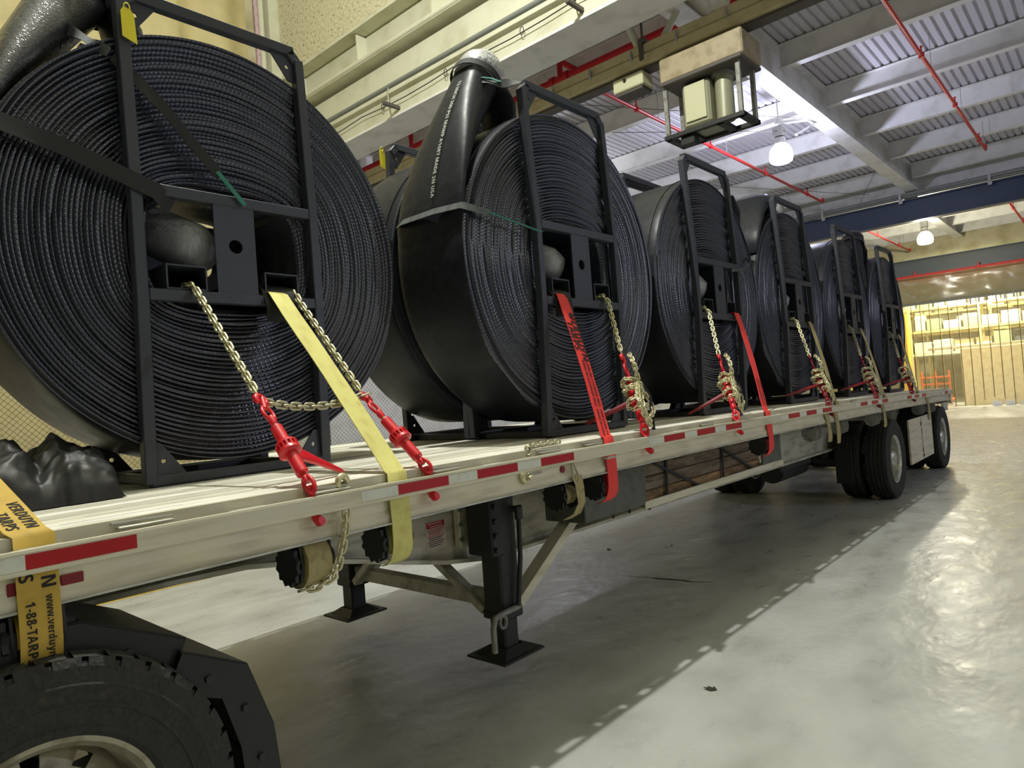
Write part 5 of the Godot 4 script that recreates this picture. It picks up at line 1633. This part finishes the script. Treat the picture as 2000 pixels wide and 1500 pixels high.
func lashings() -> void:
	var zf := -0.83 - 0.44 + 0.35 + 0.035
	var z2 := -0.82 + 0.35 + 0.035
	var yc := func(i: int) -> float: return bed(REELS[i]) + 0.9 * (1.0 if i else 0.968)
	# --- first reel: two chains, one yellow strap
	var a1 := V(1.372, 1.735, -0.37)
	var b1 := V(1.37, 1.385, -0.03)
	var t := thing("tie_down_chain", "taut gold coloured chain left of the yellow strap on the nearest reel", "chain", a1, "tie-down chains on the reels")
	links(t, [V(1.36, yc.call(0) + 0.03, zf - 0.1), V(1.365, yc.call(0) + 0.02, zf), V(1.37, yc.call(0) - 0.03, zf + 0.04), a1 + V(0, 0.01, -0.01)], M.zinc)
	binder("red ratchet binder left of the yellow strap, its handle spread out to the right", a1, b1, V(1.7, 1.392, -0.3), M.red_paint)
	var a2 := V(1.885, 1.72, -0.38)
	var b2 := V(1.935, 1.385, -0.03)
	t = thing("tie_down_chain", "gold coloured chain running down behind the yellow strap on the nearest reel", "chain", a2, "tie-down chains on the reels")
	links(t, [V(1.88, yc.call(0) + 0.03, zf - 0.1), V(1.875, yc.call(0) + 0.02, zf), V(1.873, yc.call(0) - 0.03, zf + 0.04), a2 + V(0, 0.01, -0.01)], M.zinc)
	binder("red ratchet binder right of the yellow strap, its handle folded along the barrel", a2, b2, V(2.0, 1.395, -0.16), M.red_paint)
	t = thing("slack_chain", "slack gold coloured chain slung level between the two nearest red binders", "chain", a1, "")
	links(t, sagged(a1 + V(0.02, -0.02, 0.0), a2 + V(-0.0, 0.0, 0.02), 0.035), M.zinc_dull, 0.032, 0.0058)
	var s1 := V(1.775, yc.call(0) - 0.005, zf)
	var y := strap("broad pale yellow strap on the nearest reel, running down to its winch", s1, 1.78, M.strap_yellow)
	edge_guard("black edge guard under the top of the pale yellow strap", s1)
	# old strap over the bed at the far left
	var g := thing("tie_down_strap", "dirty golden lettered strap at the left edge, running over the bed to its winch", "strap", V(0.52, H(0.52), -0.05), "winch straps holding the reels")
	var gp := [V(0.44, 1.9, -1.4), V(0.46, 1.62, -0.75), V(0.5, H(0.5) + 0.045, -0.07), V(0.515, H(0.5) + 0.03, -0.045), V(0.515, H(0.5) - 0.07, -0.034), V(0.515, H(0.5) - 0.2, -0.024)]
	for k in 6:
		var an := PI * k / 9
		gp.append(V(0.515, H(0.5) - 0.26 - 0.11 * sin(an), -0.12 + 0.096 * cos(an)))
	part(g, "strap_web", mb().ribbon(gp, V(1, 0, 0), 0.1, 0.004), M.strap_gold)
	var low := func(ox: float, oy: float) -> Callable:
		# reads downwards on the hanging part of the strap
		return func(x: float, yy: float) -> Vector3:
			var dn := oy + x
			var zz := -0.0302 + 0.01 * clampf((dn - 0.05) / 0.13, 0, 1)
			if dn > 0.24:
				var an := (dn - 0.24) / 0.1
				return V(0.515 + ox + yy, H(0.5) - 0.26 - 0.113 * sin(an), -0.12 + 0.1 * cos(an))
			return V(0.515 + ox + yy, H(0.5) - 0.02 - dn, zz)
	part(g, "strap_lettering", letters("N", 0.036, low.call(0.024, 0.06)), M.print_black)
	part(g, "strap_lettering", letters("S", 0.036, low.call(-0.028, 0.05)), M.print_black)
	part(g, "strap_lettering", letters("www.verduyntarps", 0.019, low.call(0.024, 0.115)), M.print_black)
	part(g, "strap_lettering", letters("1-88-TARPS-R", 0.024, low.call(-0.022, 0.125)), M.print_black)
	var up := func(ox: float, oy: float) -> Callable:
		var a := V(0.46, 1.62, -0.75)
		var e := V(0.5, H(0.5) + 0.045, -0.07)
		var d := (e - a).normalized()
		return func(x: float, yy: float) -> Vector3: return e - d * (oy - x) + V(ox + yy, 0, 0) + V(0, 0.0035, 0.0015)
	part(g, "strap_lettering", letters("VERDUYN", 0.032, up.call(0.022, 0.2)), M.print_black)
	part(g, "strap_lettering", letters("TARPS", 0.032, up.call(-0.024, 0.13)), M.print_black)
	# --- second reel: red strap and chain
	var s2 := V(3.5, yc.call(1) - 0.005, z2)
	var r2 := strap("bright red printed strap on the second reel", s2, 3.34, M.strap_red)
	edge_guard("black edge guard under the top of the printed red strap", s2)
	strap_print(r2, s2, 3.34, 0.13, 0.021, "VERDUYN", 0.056)
	strap_print(r2, s2, 3.34, 0.19, -0.024, "TARPS", 0.054)
	for k in 2:
		strap_print(r2, s2, 3.34, 0.47, 0.02 - k * 0.034, ["5400LBS/1720KGS WLL", "5400LBS/2728KGS WLL"][k], 0.022)
		strap_print(r2, s2, 3.34, 0.8, 0.02 - k * 0.034, ["MRB HAMILTON", "MADE IN CANADA"][k], 0.018)
	var lg := mb()
	var dd := (V(3.34, H(3.34) + 0.042, -0.058) - s2).normalized()
	var lc := s2 + dd * 0.15 + V(0.012, 0, 0.028)
	lg.extrude(PackedVector2Array([Vector2(-0.02, 0.02), Vector2(0.02, 0.024), Vector2(0.01, 0.0), Vector2(0.02, -0.03), Vector2(0.004, -0.012), Vector2(-0.018, -0.02)]), Transform3D(Basis(V(1, 0, 0), -dd, V(1, 0, 0).cross(-dd).normalized()), lc), 0.001)
	part(r2, "strap_emblem", lg, M.print_black)
	chain_set(1, 4.0, 3.735, z2, yc.call(1), "second", V(3.62, 1.45, -0.4), M.red_dull)
	# --- the others
	var s3 := V(6.17, yc.call(2) - 0.005, z2)
	var r3 := strap("plain red strap on the third reel, right of its chain", s3, 5.74, M.strap_red)
	strap_print(r3, s3, 5.74, 0.72, 0.02, "5400LBS/1720KGS WLL", 0.02)
	strap_print(r3, s3, 5.74, 0.72, -0.02, "5400LBS/2728KGS WLL", 0.02)
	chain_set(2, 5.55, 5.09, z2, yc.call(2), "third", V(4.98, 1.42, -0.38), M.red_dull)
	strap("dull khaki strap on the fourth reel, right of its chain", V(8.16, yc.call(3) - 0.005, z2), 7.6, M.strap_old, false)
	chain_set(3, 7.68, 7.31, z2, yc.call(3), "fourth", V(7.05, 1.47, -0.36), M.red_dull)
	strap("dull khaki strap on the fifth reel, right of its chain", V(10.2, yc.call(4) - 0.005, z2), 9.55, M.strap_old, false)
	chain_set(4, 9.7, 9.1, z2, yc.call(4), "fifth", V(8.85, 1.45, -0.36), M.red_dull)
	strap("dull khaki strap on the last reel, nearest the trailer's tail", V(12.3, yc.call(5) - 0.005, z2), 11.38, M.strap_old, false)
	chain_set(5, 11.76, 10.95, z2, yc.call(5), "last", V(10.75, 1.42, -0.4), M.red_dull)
	# --- loose pieces on the rail
	zinc_hook("round zinc grab hook standing on the rail right of the left binder's handle", V(1.515, H(1.5) + 0.03, -0.04), Basis(V(0, 1, 0), 0.2))
	zinc_hook("zinc grab hook sticking up from the bundled chain on the second reel", V(3.93, 1.62, -0.15), Basis(V(0, 1, 0), 0.5))
	zinc_hook("zinc grab hook lying flat against the side rail below the second red and white tape", V(2.58, H(2.58) - 0.095, -0.035), Basis(V(0, 0, 1), 1.4))
	t = thing("slack_chain", "short length of chain lying on the bed's edge before the second reel", "chain", V(2.78, H(2.78), -0.09))
	links(t, [V(2.63, H(2.7) + 0.015, -0.05), V(2.64, H(2.7) + 0.045, -0.06), V(2.7, H(2.7) + 0.046, -0.09), V(2.95, H(2.9) + 0.044, -0.1)], M.zinc_dull, 0.032, 0.0058)
	t = thing("hanging_chain", "chain hanging from the rail down beside the first coiled strap winch", "chain", V(1.5, H(1.5) - 0.07, 0.0))
	var hp := []
	for k in 9:
		var f := k / 8.0
		hp.append(V(1.51, 1.285, -0.015).lerp(V(1.46, 1.08, -0.02), f) + V(0, 0, 0.012 * sin(PI * f)))
	hp.append_array([V(1.44, 1.04, -0.03), V(1.4, 1.01, -0.06), V(1.34, 1.0, -0.1)])
	links(t, hp, M.zinc, 0.032, 0.0058)
	var dp := thing("hanging_hook", "steel hook with a frayed tan strap end hanging over the black winch by the brace", "hook", V(2.97, 1.2, -0.02))
	part(dp, "hook_wire", mb().loop([V(2.955, H(3) - 0.06, -0.03), V(2.945, 1.2, -0.018), V(2.96, 1.17, -0.016), V(2.985, 1.17, -0.016), V(3.0, 1.2, -0.018), V(2.965, H(3) - 0.06, -0.03)], 0.006, 6, V(0, 0, 1)), M.zinc_dull)
	part(dp, "strap_end", mb().ribbon([V(2.99, 1.21, -0.02), V(3.0, 1.15, -0.02), V(3.015, 1.06, -0.024), V(3.0, 1.0, -0.05), V(2.97, 0.97, -0.1)], V(1, 0, 0), 0.07, 0.004, 0.002), M.strap_old)
	var rear := [[7.22, "first"], [7.5, "second"], [9.35, "third"], [11.9, "fourth"]]
	for r in rear:
		var x: float = r[0]
		var e := thing("loose_strap_end", "frayed grey strap end dangling from the rear winches, %s from the left" % r[1], "strap", V(x, H(x) - 0.2, -0.03), "frayed strap ends under the rear rail")
		var n := int(x * 7)
		part(e, "strap_web", mb().ribbon([V(x, H(x) - 0.06, -0.034), V(x + 0.01, H(x) - 0.2, -0.02), V(x + 0.02, H(x) - 0.3, -0.02), V(x + 0.03, H(x) - 0.36 - 0.02 * (n % 5), -0.03)], V(1, 0, 0.2), 0.07, 0.004, 0.003), M.strap_old)
	tarps_and_ties()

func edge_guard(label: String, top: Vector3) -> void:
	var t := thing("edge_guard", label, "guard", top, "rubber edge guards")
	var m := mb()
	m.ribbon([top + V(0.02, -0.13, 0.012), top + V(0.015, -0.05, 0.02), top + V(0.01, 0.02, 0.0), top + V(0.02, 0.06, -0.06), top + V(0.03, 0.05, -0.14)], V(1, 0, 0.12), 0.16, 0.006, 0.006)
	part(t, "guard_sheet", m, M.rubber_clean)

func chain_set(i: int, xt: float, xb: float, z2: float, yc: float, which: String, handle: Vector3, hm: Material) -> void:
	var top := V(xt, yc + 0.02, z2)
	var rail := V(xb, H(xb) + 0.03, -0.03)
	var a := top.lerp(rail, 0.46)
	var t := thing("tie_down_chain", "chain on the %s reel from the left, running down to its bundled binder" % which, "chain", a, "tie-down chains on the reels")
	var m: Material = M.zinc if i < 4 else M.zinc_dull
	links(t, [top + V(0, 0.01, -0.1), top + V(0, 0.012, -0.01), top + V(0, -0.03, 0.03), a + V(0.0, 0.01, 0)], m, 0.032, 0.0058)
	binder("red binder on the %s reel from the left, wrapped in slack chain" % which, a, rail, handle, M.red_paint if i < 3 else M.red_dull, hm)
	chain_bundle("slack chain bundled round the red binder on the %s reel" % which, a, rail, 5.0, [[0.02, 0.4, 0.05, 0.0], [0.4, 0.97, 0.17, 0.06], [0.5, 0.92, 0.1, 0.07], [0.45, 0.85, -0.1, 0.02]], m, 200 + i)
	var k := thing("rubber_tie", "black rubber tie holding the chain bundle on the %s reel" % which, "tie", rail, "rubber ties on the chain bundles")
	part(k, "tie_band", mb().ribbon([a.lerp(rail, 0.3) + V(0.03, 0, 0.05), a.lerp(rail, 0.6) + V(0.1, 0.02, 0.05), rail + V(0.14, 0.0, -0.02)], V(0.3, 0, 0.5), 0.022, 0.005), M.rubber_clean)

func tarps_and_ties() -> void:
	# crumpled black tarpaulin on the bed left of the first reel
	var t := thing("black_tarp", "crumpled black vinyl tarpaulin heaped on the bed left of the nearest reel", "tarp", V(0.55, bed(0.5), -1.0))
	var m := mb()
	m.smooth(0)
	var nz := noise(1.6, 150, 3)
	var nx := 96
	var ny := 48
	# ridge heights along the heap, then a steep drop at its right end
	var hx := [[-0.1, 0.1], [0.2, 0.2], [0.5, 0.22], [0.64, 0.245], [0.68, 0.22], [0.715, 0.15], [0.76, 0.2], [0.81, 0.24], [0.86, 0.215], [0.94, 0.19], [0.965, 0.17], [0.985, 0.0]]
	var P := func(i: int, j: int) -> Vector3:
		var x := -0.1 + 1.085 * pow(i / float(nx), 0.8)
		var k := 0
		while k < hx.size() - 2 and hx[k + 1][0] < x: k += 1
		var h: float = lerpf(hx[k][1], hx[k + 1][1], clampf((x - hx[k][0]) / (hx[k + 1][0] - hx[k][0]), 0, 1))
		var u := -1.0 + 2.0 * j / float(ny)
		var z := -1.02 + u * (0.3 + 0.03 * nz.get_noise_1d(x * 3.0))
		var lift := pow(maxf(0.0, 1.0 - pow(absf(u), 2.2)), 0.6)
		var cr := 0.05 * absf(nz.get_noise_2d(x * 2.6 + u * 0.8, u * 1.1)) + 0.03 * absf(nz.get_noise_2d(x * 3.4 - u * 1.3, 9.0 + u * 1.5)) + 0.02 * (1.0 - absf(sin(x * 14.0 + u * 4.0 + 1.0)))
		return V(x + 0.02 * nz.get_noise_2d(u * 2.0, x), bed(x) + 0.003 + maxf(0.0, (h + cr - 0.015) * lift), z)
	for i in nx:
		for j in ny:
			m.quad(P.call(i, j + 1), P.call(i + 1, j + 1), P.call(i + 1, j), P.call(i, j))
	part(t, "tarp_sheet", m, M.tarp)
	# webbing round the hose rolls
	var x0: float = REELS[0]
	var hub := V(x0, bed(x0) + HUB * 0.968, -1.27)
	var face := 0.37
	var tie := func(label: String, pts: Array, w: float, mt: Material, green: Array, group := "webbing ties on the hose rolls") -> void:
		var crinkle := label.begins_with("crinkled")
		var k := thing("webbing_tie", label, "strap", pts[pts.size() / 2], group)
		part(k, "tie_web", mb().ribbon(pts if not crinkle else finer(pts), (V(0.5, 0.87, 0) if absf((pts[-1] - pts[0]).normalized().dot(V(0.5, 0.87, 0))) < 0.8 else V(0.87, -0.5, 0)), w, 0.004, 0.012 if crinkle else 0.001), mt)
		if green:
			part(k, "green_end", mb().ribbon(green, V(0.87, 0.5, 0), w * 0.4, 0.004), M.webbing_green)
	tie.call("flat black tie slanting down over the nearest roll to a green end", [hub + V(-0.47, 0.8, face - 0.06), hub + V(-0.3, 0.6, face + 0.005), hub + V(-0.17, 0.45, face + 0.01), hub + V(-0.06, 0.33, face + 0.015)], 0.055, M.webbing_black, [hub + V(-0.075, 0.345, face + 0.02), hub + V(-0.02, 0.28, face + 0.025), hub + V(0.045, 0.2, face + 0.035)])
	tie.call("flat black tie crossing the left side of the nearest roll to the hub", [hub + V(-1.04, 0.42, 0.0), hub + V(-1.0, 0.42, face - 0.03), hub + V(-0.7, 0.33, face), hub + V(-0.36, 0.2, face + 0.03), hub + V(-0.28, 0.15, face - 0.02)], 0.075, M.webbing_black, [])
	tie.call("crinkled grey tie from the nearest roll's wrapped neck to its frame post", [hub + V(-0.68, 1.08, -0.02), hub + V(-0.62, 0.98, 0.1), hub + V(-0.56, 0.89, 0.22), hub + V(-0.5, 0.79, face - 0.02)], 0.045, M.webbing_grey, [])
	var x1: float = REELS[1]
	hub = V(x1, bed(x1) + HUB, -0.82)
	tie.call("grey tie round the neck of the second roll with a teal end", [hub + V(-1.0, 0.28, -0.31), hub + V(-1.05, 0.27, -0.2), hub + V(-1.06, 0.265, 0.1), hub + V(-1.03, 0.26, 0.3), hub + V(-0.96, 0.24, face - 0.03), hub + V(-0.86, 0.22, face)], 0.045, M.webbing_grey, [hub + V(-0.88, 0.225, face), hub + V(-0.7, 0.2, face + 0.01), hub + V(-0.43, 0.16, face + 0.03)])
	tie.call("crinkled grey tie from the top of the second roll's neck to its frame corner", [hub + V(-0.64, 1.2, 0.05), hub + V(-0.6, 1.16, 0.15), hub + V(-0.52, 1.14, 0.22), hub + V(-0.46, 1.12, face - 0.03)], 0.05, M.webbing_grey, [hub + V(-0.62, 1.19, 0.12), hub + V(-0.57, 1.17, 0.19), hub + V(-0.52, 1.15, 0.225)])
	hose_print(hub)
	var x2: float = REELS[2]
	hub = V(x2, bed(x2) + HUB, -0.82)
	tie.call("thin pale tie from the third roll's wrapped end to its upper crossbar", [hub + V(0.93, 0.45, 0.2), hub + V(0.72, 0.3, face + 0.01), hub + V(0.46, 0.2, face + 0.04), hub + V(0.2, 0.17, face + 0.04)], 0.03, M.webbing_grey, [])
	var x3: float = REELS[3]
	hub = V(x3, bed(x3) + HUB, -0.82)
	tie.call("thin pale cord hanging down the face of the fourth roll", [hub + V(0.06, 1.0, face - 0.02), hub + V(0.06, 0.7, face + 0.01), hub + V(0.055, 0.24, face + 0.03)], 0.014, M.webbing_grey, [])
	# yellow tags
	var tag := func(label: String, c: Vector3) -> void:
		var k := thing("yellow_tag", label, "tag", c, "")
		part(k, "tag_card", mb().extrude(PackedVector2Array([Vector2(-0.03, -0.13), Vector2(0.034, -0.145), Vector2(0.026, -0.02), Vector2(0.012, 0.0), Vector2(-0.018, 0.004), Vector2(-0.032, -0.02)]), Transform3D(Basis(V(0, 1, 0), 0.15), c), 0.002), M.yellow_tag)
		part(k, "tag_wire", mb().loop(range(10).map(func(j): return c + V(-0.004 + 0.012 * cos(TAU * j / 10), 0.006 + 0.018 * sin(TAU * j / 10), 0.002)), 0.003, 5, V(0, 0, 1)), M.yellow_tag)
	tag.call("blank yellow tag hanging from the upper left corner of the nearest reel frame", V(1.165, 3.475, -0.9))
	tag.call("small yellow tag on the rear frame behind the second roll's neck", V(3.3, 3.62, -1.88))
	# timbers in the rack under the bed, held by bungees
	rng.seed = 66
	var rows := [[-0.42, 0.87, 0], [-0.42, 0.97, 1], [-0.42, 1.07, 1], [-0.55, 0.87, 0], [-0.55, 0.97, 1]]
	var says := ["lowest brown timber at the front of the rack under the bed", "middle grey timber at the front of the rack under the bed", "topmost grey timber at the front of the rack under the bed", "lowest timber at the back of the rack under the bed", "upper timber at the back of the rack under the bed"]
	for k in 5:
		var r = rows[k]
		var tb := thing("timber", says[k], "timber", V(5.3, r[1] - 0.05, r[0]), "dunnage timbers in the rack")
		part(tb, "timber_body", mb().box(V(5.25 + rng.randf_range(-0.06, 0.06), r[1], r[0]), V(2.05, 0.094, 0.1), 0.006), M["timber%d" % r[2]])
	var cords := [[4.2, 1.17, 5.05, 0.84, "first"], [4.55, 1.17, 4.5, 0.84, "second"], [5.3, 1.17, 6.1, 0.84, "third"], [5.5, 1.17, 5.45, 0.84, "fourth"], [6.15, 1.17, 6.5, 0.9, "fifth"]]
	for c in cords:
		var k := thing("bungee", "black rubber bungee stretched over the rack timbers, %s from the left" % c[4], "bungee", V(c[2], c[3], -0.35), "rubber bungees over the rack")
		part(k, "bungee_band", mb().ribbon([V(c[0], c[1], -0.36), V(lerpf(c[0], c[2], 0.5), (c[1] + c[3]) / 2, -0.352), V(c[2], c[3], -0.345)], V(1, 0.3, 0), 0.03, 0.008), M.rubber_clean)

func finer(pts: Array) -> Array:
	var out := []
	for i in pts.size() - 1:
		for k in 8:
			out.append(pts[i].lerp(pts[i + 1], k / 8.0))
	out.append(pts[-1])
	return out

func hose_print(hub: Vector3) -> void:
	# white print running up the second roll's neck
	var s := [[-1.02, 0.02, 0.024], [-1.01, 0.26, 0.03], [-0.95, 0.48, 0.042], [-0.86, 0.68, 0.065], [-0.75, 0.87, 0.095], [-0.64, 1.03, 0.12], [-0.56, 1.15, 0.13]]
	var lens := [0.0]
	for i in range(1, s.size()):
		lens.append(lens[-1] + Vector2(s[i][0], s[i][1]).distance_to(Vector2(s[i - 1][0], s[i - 1][1])))
	var total: float = lens[-1]
	var place := func(x: float, y: float) -> Vector3:
		var q := clampf(total - 0.08 - x, 0.01, total - 0.001)
		var i := 0
		while i < s.size() - 2 and lens[i + 1] < q: i += 1
		var f: float = (q - lens[i]) / (lens[i + 1] - lens[i])
		var d := (Vector2(s[i + 1][0], s[i + 1][1]) - Vector2(s[i][0], s[i][1])).normalized()
		var i0 := maxi(i - 1, 0)
		var d0 := (Vector2(s[i + 1][0], s[i + 1][1]) - Vector2(s[i0][0], s[i0][1])).normalized()
		var dd := d0.lerp(d, f).normalized()
		var p := Vector2(s[i][0], s[i][1]).lerp(Vector2(s[i + 1][0], s[i + 1][1]), f) + Vector2(-dd.y, dd.x) * (lerpf(s[i][2], s[i + 1][2], f) + 0.012)
		return hub + V(p.x, p.y, 0.06 + y)
	var t := thing("hose_print", "small white lettering running down the neck of the second roll", "print", hub + V(-0.9, 0.6, 0.06))
	part(t, "print_lettering", letters("12 INCH 200 PSI MAWP A1687 MADE IN USA", 0.03, place), M.print_white)

func _ready() -> void:
	view()
	materials()
	lamps()
	building()
	trailer()
	tractor()
	reels()
	lashings()
